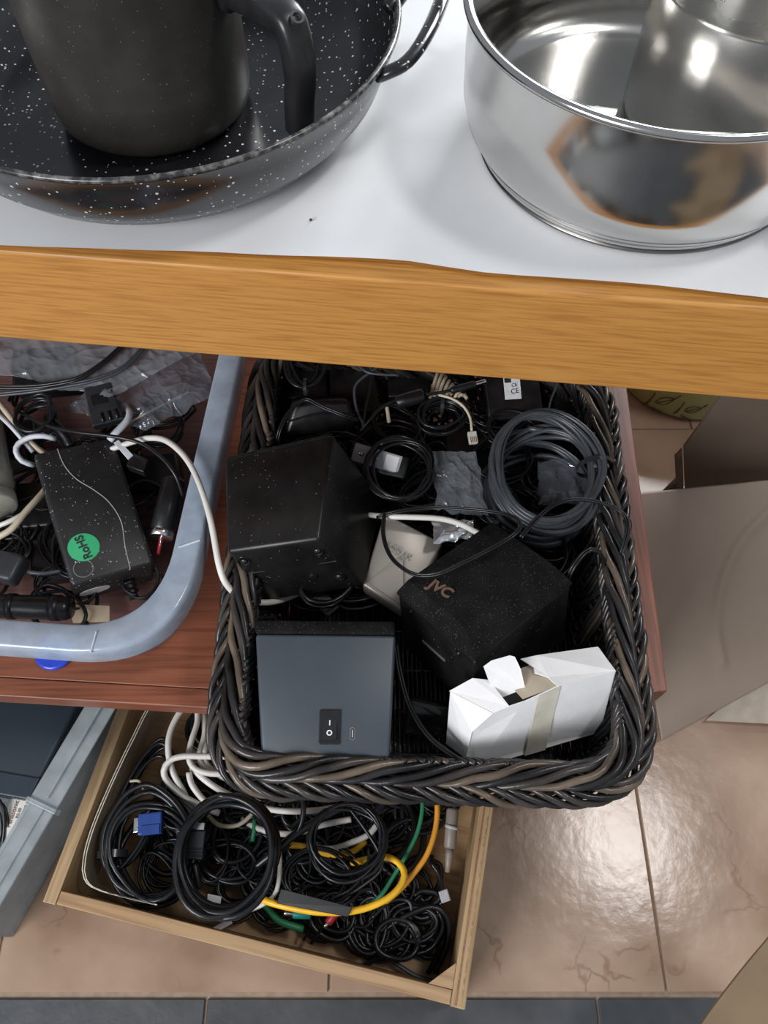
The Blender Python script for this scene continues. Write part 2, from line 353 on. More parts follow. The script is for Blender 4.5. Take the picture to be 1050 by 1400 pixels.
for sgn in (1, -1):
    a = math.radians(-34) + (0 if sgn > 0 else math.pi); u = Vector((math.cos(a), math.sin(a), 0)); v = Vector((-u.y, u.x, 0)); b = Vector((*pc, .846)) + u * .1415
    hpt = [b - v * .03, b - v * .03 + u * .022, b - v * .022 + u * .036 + Vector((0, 0, .004)), b + v * .022 + u * .036 + Vector((0, 0, .004)), b + v * .03 + u * .022, b + v * .03]
    h = put('handle', *tube(smooth_path(hpt, .003), .0055, 12, flat=.6), mat('brass_toned_steel', (.50, .44, .31), .22, 1), pot, True)
    for q in (b - v * .03, b + v * .03): put('bracket', *box(frame(q, u, v), (-.002, -.009, -.010), (.0025, .009, .010), .0015), steel, h)
sc = Vector((.262, .560, 0))
sp = thing('steel_saucepan', (sc.x, sc.y, .774), 'tall steel saucepan standing inside the wide pot', 'pot')
put('body', *lathe(at(sc.x, sc.y, 0), [(0, .775), (.066, .775), (.074, .778), (.0765, .785), (.077, .84), (.0775, .872), (.0768, .8735), (.0775, .875), (.078, .912), (.0795, .915), (.0765, .915), (.075, .84), (.07, .782), (0, .780)], 128), steel_in, sp, True)
put('rim', *lathe(at(sc.x, sc.y, 0), [(.077, .912), (.0785, .9155), (.0815, .9155), (.0825, .913), (.080, .911)], 128, True), steel, sp, True)
a = math.radians(-48); u = Vector((math.cos(a), math.sin(a), 0)); v = Vector((-u.y, u.x, 0)); b = Vector((sc.x, sc.y, .880)) + u * .077
put('handle', *tube(smooth_path([b - v * .024, b - v * .024 + u * .012, b - v * .018 + u * .022, b + v * .018 + u * .022, b + v * .024 + u * .012, b + v * .024], .003), .0052, 12), blackp, sp, True)

# ---------------------------------------------------------------- reddish shelf unit
shelf = thing('low_cabinet', (-.2, .5, 0), 'low reddish wooden cabinet under the table holding basket and clear bin', 'cabinet')
fy = lambda x: .236 - (x + .43) * .058
put('shelf_board', *hexa([(-.80, fy(-.80) + .022, .278), (.278, fy(.278) + .022, .278), (.278, .95, .278), (-.80, .95, .278), (-.80, fy(-.8) + .022, .300), (.278, fy(.278) + .022, .300), (.278, .95, .300), (-.80, .95, .300)], .001), red_x, shelf)
put('front_rail', *hexa([(-.80, fy(-.80), .272), (.278, fy(.278), .272), (.278, fy(.278) + .0215, .272), (-.80, fy(-.80) + .0215, .272), (-.80, fy(-.8), .3005), (.278, fy(.278), .3005), (.278, fy(.278) + .0215, .3005), (-.80, fy(-.80) + .0215, .3005)], .0015), red_x, shelf)
a, b2, c2_, d2 = P(810, 505, .395), P(854, 505, .395), P(913, 945, .395), P(876, 950, .395)
q = [d2, c2_, b2 + (b2 - c2_) * .9, a + (a - d2) * .9]
put('side_panel', *hexa([Vector((v.x, v.y, 0)) for v in q] + [Vector((v.x, v.y, .395)) for v in q], .0015), red_y, shelf)
mid = [(q[0] * .62 + q[1] * .38), (q[0] * .45 + q[1] * .55), (q[3] * .45 + q[2] * .55), (q[3] * .62 + q[2] * .38)]
put('edge_strip', *hexa([Vector((v.x, v.y, .394)) for v in mid] + [Vector((v.x, v.y, .3965)) for v in mid], .0008), red_y, shelf, label='raised beading on the panel edge')
put('left_panel', *box(at(0, 0, 0), (-.83, .26, 0), (-.80, .95, .42), .002), red_y, shelf)

# ---------------------------------------------------------------- wicker basket
bc = [(-.162 - .0, .631 + .03), (-.168, .115), (.254, .104), (.277, .621)]
inset = .017
bc = [(bc[0][0] + inset, bc[0][1] - inset), (bc[1][0] + inset, bc[1][1] + inset), (bc[2][0] - inset, bc[2][1] + inset), (bc[3][0] - inset, bc[3][1] - inset)]
ring, LEN = rounded(bc, .05, .006, rs=[.06, .052, .062, .06])
NR = len(ring)
basket = thing('wicker_basket', (.05, .36, .302), 'dark brown and black woven wicker basket full of cables and speakers', 'basket')
def ringpt(f, off, z):
    k = (f % 1) * NR; i = int(k); t = k - i; a = ring[i % NR]; b = ring[(i + 1) % NR]
    x = a[0] * (1 - t) + b[0] * t; y = a[1] * (1 - t) + b[1] * t; nx = a[2] * (1 - t) + b[2] * t; ny = a[3] * (1 - t) + b[3] * t
    return Vector((x + nx * off, y + ny * off, z))
def wander(f, s): return noise.noise(Vector((math.cos(f * 6.283) * 9, math.sin(f * 6.283) * 9, s * 3.7)))
WM = [wick[0], wick[2], wick[1], wick[0], wick[2], wick[1], wick[0], wick[1], wick[2]]
# inner rope: long strands twisted along the rim
turns = 8
for s in range(7):
    pts = []; nst = int(LEN / .007)
    for i in range(nst):
        f = i / nst; a = 2 * math.pi * (turns * f + s / 7) + .35 * wander(f, s); R = .0088 + .0012 * wander(f, s + 20)
        pts.append(ringpt(f, -.006 + R * math.cos(a) * 1.15, .418 + R * math.sin(a) + .004 * math.sin(f * 40)))
    put('rim_strand', *tube(pts, .0036 + .0004 * random.random(), 7, closed=True), WM[s], basket, True)
# outer plait: opposite twist, looser
turns = 15
for s in range(6):
    pts = []; nst = int(LEN / .006)
    for i in range(nst):
        f = i / nst; a = -2 * math.pi * (turns * f + s / 6) + .4 * wander(f, s + 50); R = .0082 + .002 * wander(f, s + 70)
        pts.append(ringpt(f, .0095 + R * math.cos(a) * 1.05, .408 + R * math.sin(a)))
    put('rim_strand', *tube(pts, .0031 + .0004 * random.random(), 7, closed=True), WM[(s * 2 + 1) % 9], basket, True)
# stakes and weavers of the wall
def wall_off(z): return -.004 - (.402 - z) * .30
NS = 112
for k in range(NS):
    f = k / NS; pts = [ringpt(f, wall_off(z), z) for z in (.312, .34, .37, .40)]
    put('stake', *tube(pts, .0028, 5), wick[k % 2], basket, True)
NW = 15
for r_ in range(NW):
    z = .317 + r_ * .0062; pts = []
    for i in range(NS * 3):
        f = i / (NS * 3); pts.append(ringpt(f, wall_off(z) + .0042 * math.cos(math.pi * NS * f + math.pi * (r_ % 2)), z + .0012 * wander(f, r_)))
    put('weaver', *tube(pts, .0026, 5, closed=True), wick[(r_ * 7) % 3 % 2 if r_ % 5 else 1], basket, True)
# bundles of stakes bending over below the rim, seen inside
NB = 44
for g in range(NB):
    f0 = g / NB
    for j in range(4):
        f = f0 + j * .0042; pts = [ringpt(f, wall_off(.335) - .004, .335), ringpt(f + .006, wall_off(.36) - .006, .362), ringpt(f + .014, -.014, .390), ringpt(f + .026, -.020, .412), ringpt(f + .034, -.014, .424)]
        put('bent_stake', *tube(smooth_path(pts, .012), .0027, 5), wick[(g + j * 2) % 3 if (g * j) % 4 == 3 else (g + j) % 2], basket, True)
# floor of the basket
for k in range(70):
    x = -.118 + k * .005
    pts = [Vector((x, .160 + i * .022, .311 + .0022 * (1 if (i + k) % 2 else -1))) for i in range(21)]
    put('base_reed', *tube(pts, .0027, 5), wick[k % 2], basket, True)
for k in range(10):
    y = .17 + k * .046; put('base_stake', *tube([Vector((-.118, y, .310)), Vector((.228, y, .310))], .004, 5), wick[0], basket, True)

# ---------------------------------------------------------------- generic cables
def cable(label, pts, r, m, group=None, name='cable', cat='cable', parent=None, pairs=False, seg=8):
    path = smooth_path([P(*p) for p in pts], .005)
    if pairs:                                                     # twin lead: two cores side by side
        off = Vector((0, 0, 0)); A = []; B = []
        for i, p in enumerate(path):
            T = (path[min(len(path) - 1, i + 1)] - path[max(0, i - 1)]); s = Vector((-T.y, T.x, 0)); s = s.normalized() if s.length > 1e-6 else Vector((1, 0, 0))
            A.append(p + s * r * .9); B.append(p - s * r * .9)
        g = join(tube(A, r, 6), tube(B, r, 6))
    else: g = tube(path, r, seg)
    return put(name, *g, m, parent, True, label=label, cat=None if parent else cat, group=group)
def coil_path(c, rx, ry, n, dz, jit, rot=0, tilt=(0, 0), seed=1, arc0=0):
    rnd = random.Random(seed); pts = []; N = 14; fr = rnd.random() * 10
    for i in range(int(n * N) + 1):
        t = i / N; a = 2 * math.pi * t + arc0; k = noise.noise(Vector((math.cos(a) * .7 + fr, math.sin(a) * .7, t * 1.3)))
        k2 = noise.noise(Vector((t * 1.1 + 5, fr, 2)))
        x = math.cos(a) * rx * (1 + jit * k + jit * .7 * k2); y = math.sin(a) * ry * (1 + jit * k + jit * .7 * k2)
        q = Vector((x * math.cos(rot) - y * math.sin(rot), x * math.sin(rot) + y * math.cos(rot), 0))
        z = dz * (.5 + .5 * math.sin(t * 2.3 + fr)) + .35 * dz * k; q.z = z + q.x * tilt[0] + q.y * tilt[1]
        pts.append(Vector(c) + q + Vector((rx * jit * .8 * noise.noise(Vector((int(t) * 3.1 + fr, 1, 1))), ry * jit * .8 * noise.noise(Vector((int(t) * 2.7 + fr, 7, 1))), 0)))
    return smooth_path(pts, .008)
def coil(label, px, py, z, rx, ry, n, r, m, dz=.015, jit=.15, rot=0, tilt=(0, 0), seed=1, group=None, tie=None, seg=7, tails=()):
    c = P(px, py, z); path = coil_path(c, rx, ry, n, dz, jit, rot, tilt, seed); g = tube(path, r, seg)
    if not tie and not tails: return put('cable_coil', *g, m, None, True, label=label, cat='cable', group=group)
    t = thing('cable_coil', c - Vector((0, 0, .012)), label, 'cable', group); put('cable', *g, m, t, True)
    for tp in tails: put('cable_end', *tube(smooth_path([P(*p) for p in tp], .006), r, seg), m, t, True)
    for (ta, tr, tw) in (tie or []):
        # band wrapped round the bundle at angle ta
        ca = Vector((math.cos(ta + rot) * rx, math.sin(ta + rot) * ry, 0)); ra = ca.normalized(); tg = Vector((-ra.y, ra.x, 0)); cc = c + ca + Vector((0, 0, dz * .5 + ca.x * tilt[0] + ca.y * tilt[1]))
        rings = []
        for s in (-1, 1):
            rings.append([cc + tg * s * tw + ra * math.cos(k * math.pi / 10) * tr * 1.1 + Vector((0, 0, math.sin(k * math.pi / 10) * tr)) for k in range(20)])
        put('cable_tie', *skin(rings), mat('tie_strap', (.02, .022, .024), .25), t, True)
    return t

# ---------------------------------------------------------------- speakers
def screw(M, parent, r=.0048):
    h = put('screw_hole', *lathe(M, [(r, .0), (r, .0006), (r * .8, .0006), (r * .75, .0001), (0, .0001)], 20), mat('recess_black', (.003, .003, .003), .25), parent, True)
    put('screw', *lathe(M, [(r * .45, .0), (r * .45, .0008), (0, .0012)], 12), mat('screw_black', (.05, .05, .05), .3, .6), h, True)
def lerp(a, b, t): return a * (1 - t) + b * t
# A: upper left, lying with its grille away from the viewer
AT = [P(310, 755, .462), P(436, 737, .488), P(455, 592, .494), P(306, 626, .470)]
AB = [P(362, 822, .385), P(499, 803, .400), P(524, 684, .415), None]
AB[3] = AT[3] + (AB[0] - AT[0]) * .95
spA = thing('speaker', sum(AB, Vector()) / 4, 'black loudspeaker box lying tilted at the left of the basket, screw holes facing the viewer', 'speaker')
put('cabinet', *hexa(AB + AT, .004, 3), spk_dust, spA, True)
na = (AT[3] - AT[0]).normalized()
def ins(p, c, k): return p * (1 - k) + c * k
gq = [AB[3], AB[2], AT[2], AT[3]]; gc = sum(gq, Vector()) / 4
put('grille', *hexa([ins(v, gc, .01) + na * .001 for v in gq] + [ins(v, gc, .17) + na * .016 for v in gq[:2]] + [ins(v, gc, .17) + na * .013 - Vector((0, 0, .022)) for v in gq[2:]], .002), felt, spA, True, label='black felt grille')
fx = (AT[1] - AT[0]).normalized(); fdn = (AB[0] - AT[0]).normalized()
nf = fx.cross(fdn); nf = nf if nf.y < 0 else -nf
def facept(u, v): return lerp(lerp(AT[0], AT[1], u), lerp(AB[0], AB[1], u), v)
for u, v in ((.10, .2), (.88, .2), (.42, .62), (.62, .62), (.86, .72)): screw(frame(facept(u, v) + nf.normalized() * .0002, fx, z=nf), spA, .0075)
put('seam', *tube([facept(.03, .42) + nf.normalized() * .0002, facept(.97, .42) + nf.normalized() * .0002], .0007, 6), dark_ink, spA)
# B: right, lying on its back with the grille up
BM = rotm([[0.6306, 0.7708, -0.0899], [-0.7204, 0.6245, 0.3018], [0.2888, -0.1255, 0.9491]], (0.1039, 0.2964, 0.4))
bw, bh, bd = .1124 / 2, .1363 / 2, .1078 / 2
spB = thing('speaker', BM @ Vector((0, 0, -bd)), 'black loudspeaker lying on its back with its felt grille and silver letters up', 'speaker')
put('cabinet', *box(BM, (-bw + .001, -bh + .001, -bd), (bw - .001, bh - .001, bd - .018), .003, 3), spk_dust, spB, True)
gl = [BM @ Vector((sx * bw, sy * bh, bd - .0175)) for sx, sy in ((-1, -1), (1, -1), (1, 1), (-1, 1))]
gm_ = [BM @ Vector((sx * bw, sy * bh, bd - .014)) for sx, sy in ((-1, -1), (1, -1), (1, 1), (-1, 1))]
gt = [BM @ Vector((sx * bw - (.0 if sx < 0 else .026), sy * bh * .96, bd + .004)) for sx, sy in ((-1, -1), (1, -1), (1, 1), (-1, 1))]
gt = [BM @ Vector((x, y, bd + .003)) for x, y in ((-bw + .008, -bh + .010), (bw - .024, -bh + .010), (bw - .024, bh - .008), (-bw + .008, bh - .008))]
put('grille', *join(hexa(gl + gm_, .001), hexa(gm_ + gt, .0015)), felt, spB, True, label='black felt grille with a bevelled edge')
TMx = BM @ Matrix.Translation((-bw + .040, -bh + .0255, bd + .0034)) @ Matrix.Rotation(math.radians(10), 4, 'Z')
text('JVC', TMx, .0165, mat('badge_metal', (.55, .38, .30), .3, .8), spB, .0006, 'badge', .0005)
for (yy, zz) in ((-.04, .02), (.045, .02)):
    screw(BM @ Matrix.Translation((-bw + .0008, yy, zz)) @ Matrix.Rotation(-math.pi / 2, 4, 'Y'), spB, .004)
for (xx, zz) in ((-.036, .026), (.034, .026)):
    screw(BM @ Matrix.Translation((xx, -bh + .0008, zz)) @ Matrix.Rotation(math.pi / 2, 4, 'X'), spB, .004)
put('slot', *box(BM, (-.02, -bh - .0004, -.008), (.014, -bh + .001, -.0045), .0003, 1), mat('slot_grey', (.10, .10, .11), .4), spB)
# C: front, control side up
CT = [P(357, 1033, .425), P(533, 1035, .425), P(541, 868, .447), P(349, 866, .447)]
CB = [v + Vector((0, .006, -.105)) for v in CT]
cface = mat('slate_plastic', (.042, .056, .070), .42, col2=(.054, .070, .085), scale=12, spec=.55)
spC = thing('speaker', sum(CB, Vector()) / 4, 'dark grey loudspeaker at the basket front with a rocker switch on its upturned side', 'speaker')
put('cabinet', *hexa(CB + CT, .0035, 3), cface, spC, True)
yb = (CT[3] - CT[0]).normalized(); xb = (CT[1] - CT[0]).normalized(); nb = xb.cross(yb)
gq = [CB[3], CB[2], CT[2], CT[3]]
put('grille', *hexa([v + yb * .0006 + nb * (.002 if i > 1 else 0) for i, v in enumerate(gq)] + [v + yb * .014 - (nb * .003 if i > 1 else 0 * nb) for i, v in enumerate(gq)], .0025), felt, spC, True, label='black felt grille')
def cpt(px, py, h=0):   # a point of C's top face under a pixel of the photograph frame
    o = Vector((0, 0, CH)); d = P(px, py, .4) - o; t = (CT[0] - o).dot(nb) / d.dot(nb); return o + d * t + nb * h
SM = frame(cpt(451, 994), xb, yb)
sw = put('rocker_switch', *join(box(SM, (-.0098, -.0155, 0), (.0098, .0155, .0018), .0008)), mat('switch_bezel', (.012, .012, .014), .25), spC)
put('rocker', *hexa([SM @ Vector(v) for v in ((-.0065, -.0118, .0016), (.0065, -.0118, .0016), (.0065, .0088, .0016), (-.0065, .0088, .0016), (-.0065, -.0118, .0048), (.0065, -.0118, .0048), (.0065, .0075, .0020), (-.0065, .0075, .0020))], .0004, 1), mat('rocker_black', (.015, .016, .018), .22), sw)
Rk = SM @ Matrix.Rotation(math.radians(8), 4, 'X')
text('I', SM @ Matrix.Translation((0, .0035, .0030)) @ Matrix.Rotation(-.14, 4, 'X'), .0062, mat('mark_white', (.75, .75, .75), .5), sw, .0002, 'on_mark', .0002)
text('O', SM @ Matrix.Translation((0, -.0055, .0042)) @ Matrix.Rotation(-.14, 4, 'X'), .0066, mat('mark_white', (1, 1, 1)), sw, .0002, 'off_mark', .0002)
UM = frame(cpt(482, 1003), xb, yb)
def stadium(w_, h_, n=10):
    o = []; r = w_ / 2
    for k in range(n + 1): a = math.pi * k / n; o.append((r * math.cos(a), h_ / 2 - r + r * math.sin(a)))
    for k in range(n + 1): a = math.pi + math.pi * k / n; o.append((r * math.cos(a), -h_ / 2 + r + r * math.sin(a)))
    return o
def plate(M, outline, z0, z1):
    n = len(outline); V = [M @ Vector((x, y, z0)) for x, y in outline] + [M @ Vector((x, y, z1)) for x, y in outline]
    return V, [tuple(range(n))[::-1], tuple(range(n, 2 * n))] + [(i, (i + 1) % n, (i + 1) % n + n, i + n) for i in range(n)]
us = put('charging_port', *plate(UM, stadium(.0052, .0120), -.001, .0005), mat('port_metal', (.35, .35, .36), .3, .9), spC)
put('port_opening', *plate(UM, stadium(.0034, .0098), 0, .0007), dark_ink, us); put('port_tongue', *plate(UM, stadium(.0011, .0070), 0, .0010), greyp, us)
for px in (366, 521):
    b = P(px, 1037, .40); put('foot_peg', *tube([b + Vector((0, .01, .0)), b + Vector((0, -.006, -.004))], .0016, 8), blackp2, spC)
screw(frame(CT[1] * .35 + CT[2] * .65 + Vector((0, 0, -.02)) + xb * .0008, yb, z=xb), spC, .004); screw(frame(CT[1] * .85 + CT[2] * .15 + Vector((0, 0, -.02)) + xb * .0008, yb, z=xb), spC, .004)

# ---------------------------------------------------------------- opened white cardboard box
WB = rotm([[0.9541, -0.0128, 0.2991], [0.2796, 0.3956, -0.8748], [-0.1071, 0.9183, 0.381]], (.1455, .1955, .400))
ww_, hh_, dd_ = .073, .047, .016
wb = thing('cardboard_box', WB @ Vector((0, -hh_, 0)), 'small torn white cardboard box with yellowed tape at the basket front', 'box')
def panel(name, pts, m, parent, th=.0012, bev=.0003, label=None):
    a = [WB @ Vector(p) for p in pts]; nrm = (a[1] - a[0]).cross(a[2] - a[0]).normalized() * th; n_ = len(a)
    V = [v - nrm for v in a] + [v for v in a]; Fc = [tuple(range(n_))[::-1], tuple(range(n_, 2 * n_))] + [(i, (i + 1) % n_, (i + 1) % n_ + n_, i + n_) for i in range(n_)]
    return put(name, V, Fc, m, parent, label=label)
grey_in = mat('card_inside', (.42, .40, .37), .8)
panel('front_panel', [(-.062, -hh_, dd_), (ww_, -hh_, dd_), (ww_, hh_, dd_), (.01, hh_, dd_), (-.02, .040, dd_ + .001), (-.052, .034, dd_ - .001), (-.070, .010, dd_ - .004), (-.074, -.030, dd_ - .004)], whitep, wb)
panel('back_panel', [(-ww_, -hh_, -dd_), (-ww_, hh_ - .006, -dd_), (ww_, hh_, -dd_), (ww_, -hh_, -dd_)], whitep, wb)
panel('bottom_panel', [(-ww_, -hh_, -dd_), (ww_, -hh_, -dd_), (ww_, -hh_, dd_), (-.062, -hh_, dd_)], whitep, wb)
panel('end_panel', [(ww_, -hh_, -dd_), (ww_, hh_, -dd_), (ww_, hh_, dd_), (ww_, -hh_, dd_)], whitep, wb)
panel('end_panel', [(-.074, -.030, dd_ - .004), (-.070, .010, dd_ - .004), (-.052, .034, dd_ - .001), (-.082, .040, -dd_), (-.083, -.040, -dd_)], whitep, wb, label='crumpled end panel')
panel('top_flap', [(.012, hh_ + .001, dd_), (ww_, hh_ + .0005, dd_), (ww_ - .001, hh_ + .001, -dd_), (.008, hh_ + .008, -dd_ - .003), (-.010, hh_ + .009, -dd_ - .003), (.000, hh_ + .004, -dd_ + .006), (-.002, hh_ + .003, -.004), (.008, hh_ + .002, .004)], whitep, wb)
panel('top_flap', [(-.054, .033, dd_), (-.036, .038, dd_), (-.046, .049, -.010), (-.060, .050, -dd_), (-.083, .040, -dd_)], whitep, wb)
rf = [P(678, 957, .438), P(718, 941, .442), P(712, 915, .455), P(704, 898, .462), P(697, 896, .463), P(672, 903, .462), P(661, 911, .458)]
Vr = [v - Vector((0, -.0004, .0012)) for v in rf] + rf
put('raised_flap', Vr, [tuple(range(7))[::-1], tuple(range(7, 14))] + [(i, (i + 1) % 7, (i + 1) % 7 + 7, i + 7) for i in range(7)], whitep, wb, label='small white flap standing up')
panel('inner_flap', [(-.022, hh_ - .006, dd_ - .002), (.014, hh_ + .001, dd_ - .001), (.006, hh_ + .001, -dd_), (-.030, hh_ - .004, -dd_)], mat('tan_card', (.40, .35, .27), .7), wb, label='tan card under the tape')
tape = mat('yellowed_tape', (.60, .56, .46), .35, col2=(.72, .69, .60), scale=40, coat=.3)
panel('tape', [(-.012, -hh_ - .0008, dd_ + .0013), (.011, -hh_ - .0008, dd_ + .0013), (.014, hh_ + .001, dd_ + .0013), (-.008, .0425, dd_ + .0018)], tape, wb, th=.0004, label='yellowed adhesive tape strip')

# ---------------------------------------------------------------- grey compact case
kc = [P(495, 800, .395), P(553, 838, .385), P(606, 742, .40), P(526, 700, .425)]
kb = [v - Vector((0, 0, .02)) for v in kc]
metal_g = mat('champagne_plastic', (.30, .275, .24), .34, .35, scale=12, col2=(.36, .33, .29))
kd = thing('charger', sum(kb, Vector()) / 4, 'champagne grey flat charger wedged between the two black speakers', 'charger')
put('body', *hexa(kb + kc, .003, 3), metal_g, kd, True)
kx = (kc[2] - kc[3]).normalized(); ky = (kc[3] - kc[0]).normalized()
text('KODAK', frame(lerp(lerp(kc[0], kc[1], .42), lerp(kc[3], kc[2], .42), .62) + Vector((0, 0, .0012)), kx, ky), .0095, mat('grey_print', (.2, .185, .165), .5), kd, .0003)
put('battery_door', *hexa([ins(v, sum(kc, Vector()) / 4, .90 if i in (2, 3) else .12) + Vector((0, 0, .0003)) for i, v in enumerate(kc)] + [ins(v, sum(kc, Vector()) / 4, .90 if i in (2, 3) else .12) + Vector((0, 0, .0012)) for i, v in enumerate(kc)], .0005, 1), metal_g, kd)

# ---------------------------------------------------------------- cables and plugs in the basket
coil('thick charcoal cable coil tied with a strap at the right of the basket', 742, 655, .415, .056, .063, 11.3, .0030, cable_grey, dz=.026, jit=.17, seed=3, tie=[(.12, .019, .0028)], tilt=(0, .12))
coil('second thick charcoal loop lying under the tied coil', 733, 680, .385, .060, .060, 5.3, .0030, cable_grey, dz=.02, jit=.16, seed=8)
coil('thin black cable coil looped over the silver two-pin plug', 545, 645, .430, .034, .037, 6.4, .0016, cable_m, dz=.012, jit=.22, seed=5)
coil('small black cable bundle behind the telephone plug', 603, 575, .418, .026, .020, 6.2, .0018, cable_m, dz=.012, jit=.3, seed=6, rot=.4, tie=[(1.1, .011, .002)])
coil('black cable bundle hanging tied at the far left of the basket', 420, 505, .425, .020, .031, 7.2, .0015, cable_m, dz=.012, jit=.32, seed=12, tie=[(-1.57, .010, .0018)])
coil('loose black cable loops in the back middle of the basket', 700, 590, .395, .030, .024, 4.2, .0018, cable_m, dz=.012, jit=.3, seed=15)
# ferrite cable with barrel plug
fc = thing('adapter_cord', P(560, 545, .43), 'thin black power cord with ferrite cylinder and barrel plug at the basket back', 'cable')
cable(None, [(492, 592, .42), (505, 575, .432), (522, 557, .438), (545, 546, .44)], .0019, cable_m, parent=fc)
def cyl(name, a, b, r, m, parent, seg=20, prof=None):
    d = b - a; L = d.length; M = frame(a, d.cross(Vector((0, 0, 1))) if abs(d.normalized().z) < .95 else Vector((1, 0, 0)), z=d)
    pr = prof or [(0, 0), (r * .8, 0), (r, L * .06), (r, L * .94), (r * .8, L), (0, L)]
    return put(name, *lathe(M, [(x, y) for x, y in pr], seg), m, parent, True)
cyl('ferrite_bead', P(541, 551, .440), P(579, 540, .443), .0083, blackp2, fc)
cable(None, [(579, 540, .443), (600, 537, .444), (618, 533, .445)], .0019, cable_m, parent=fc)
cyl('barrel_grip', P(616, 534, .445), P(650, 525, .446), .0042, blackp2, fc); cyl('barrel_tip', P(650, 525, .446), P(664, 521, .446), .0025, chrome, fc)
# labelled adapter at the back
def brick(px_corners, ztop, thick, name, label, cat, m=blackp, bev=.003, group=None):
    t = [P(x, y, z) for (x, y), z in zip(px_corners, ztop)]; n_ = (t[1] - t[0]).cross(t[3] - t[0]).normalized()
    b = [v - n_ * thick for v in t]; r_ = thing(name, sum(b, Vector()) / 4, label, cat, group)
    put('housing', *hexa(b + t, bev, 3), m, r_, True); return r_, t, n_
ad, t, n_ = brick([(668, 575), (745, 570), (735, 497), (660, 505)], [.40, .40, .425, .425], .03, 'power_adapter', 'black power adapter with a white certification label at the basket back', 'adapter')
x_ = (t[1] - t[0]).normalized(); y_ = n_.cross(x_)
LM = frame(P(699, 527, .4175) + n_ * .0006, P(712, 548, .41) - P(685, 552, .41), P(696, 505, .42) - P(703, 548, .41))
LM = frame(lerp(lerp(t[0], t[1], .48), lerp(t[3], t[2], .48), .58) + n_ * .0006, x_, y_)
lab = put('label', *box(LM, (-.0095, -.0135, 0), (.0105, .0135, .0006), .0002, 1), label_m, ad, label='white printed label')
text('CE', LM @ Matrix.Translation((.003, -.004, .0008)) @ Matrix.Rotation(.1, 4, 'Z'), .0085, dark_ink, lab, .0002)
text('CE', LM @ Matrix.Translation((.003, .0035, .0008)) @ Matrix.Rotation(.1, 4, 'Z'), .006, dark_ink, lab, .0002)
put('barcode', *box(LM, (-.0085, .007, .0006), (-.0005, .0125, .0009), 0), dark_ink, lab)
# two-pin plug with silver face
pl, t, n_ = brick([(497, 645), (553, 656), (560, 625), (478, 601)], [.418, .422, .432, .432], .022, 'plug_adapter', 'silver-faced two-pin plug adapter beside the left speaker', 'adapter')
x_ = (t[2] - t[3]).normalized(); y_ = n_.cross(x_); cc = sum(t, Vector()) / 4
PM = frame(lerp(t[3], t[2], .48) - y_ * .012 + n_ * .0008, x_, y_)
put('face_plate', *box(PM, (-.026, -.010, 0), (.030, .0105, .0012), .0008, 2), greyp, pl, label='silver grey face plate')
put('sticker', *box(PM, (.012, -.0085, .0012), (.027, .0085, .0016), .0002, 1), mat('sticker_white', (.72, .72, .72), .5), pl, label='white printed sticker')
for x in (-.015, .002): put('pin', *tube([PM @ Vector((x, 0, 0)), PM @ Vector((x, 0, .010))], .0022, 12), chrome, pl, True)
# big moulded adapter at upper left
bt = [(385, 600), (492, 585), (478, 545), (400, 548)]
b3, t, n_ = brick(bt, [.40, .40, .43, .43], .045, 'power_adapter', 'rounded black moulded power adapter behind the left speaker', 'adapter', blackp2, .008)
put('ridge', *tube(smooth_path([lerp(t[0], t[3], .45) + n_ * .0008, lerp(lerp(t[0], t[3], .6), lerp(t[1], t[2], .6), .5) + n_ * .0022, lerp(t[1], t[2], .45) + n_ * .0008], .004), .0013, 6), blackp2, b3, True)
brick([(452, 566), (520, 560), (512, 500), (450, 500)], [.395, .395, .405, .405], .04, 'power_adapter', 'plain black adapter with three lit slots at the far back left', 'adapter', blackp)
# telephone cord with plug
tl = thing('telephone_cord', P(640, 600, .42), 'beige telephone cord ending in a clear plug near the cable coil', 'cable')
cable(None, [(600, 540, .44), (618, 545, .442), (634, 556, .440), (643, 572, .438), (645, 590, .434)], .0016, cable_beige, parent=tl)
tm = frame(P(645, 592, .434), P(658, 590, .433) - P(640, 592, .433), P(644, 588, .434) - P(646, 612, .430))
put('plug', *box(tm, (-.0050, -.013, -.003), (.0050, .001, .003), .0006, 1), clear('clear_plug', (.7, .68, .62), .7, .1), tl)
for k in range(4): put('contact', *box(tm, (-.0034 + k * .002, -.0128, .0028), (-.0026 + k * .002, -.006, .0034), 0), mat('gold_contact', (.7, .5, .2), .3, .9), tl)
# ribbed beige cord bundle
rb = thing('beige_cord_bundle', P(606, 540, .42), 'pleated beige flat cord bundle at the back of the basket', 'cable')
for k in range(9):
    a = P(588 + k * 5.5, 545 - (k % 3) * 2, .425); b = P(600 + k * 4.8, 505 + k * 5, .432); put('fold', *tube([a, lerp(a, b, .5) + Vector((0, 0, .003)), b], .0022, 6, flat=1.0), cable_beige, rb, True)
# beige peg
cyl('rod', P(532, 578, .425), P(529, 556, .436), .0022, cable_beige, thing('beige_connector', P(531, 570, .42), 'short beige stick-like connector behind the silver plug', 'connector'))
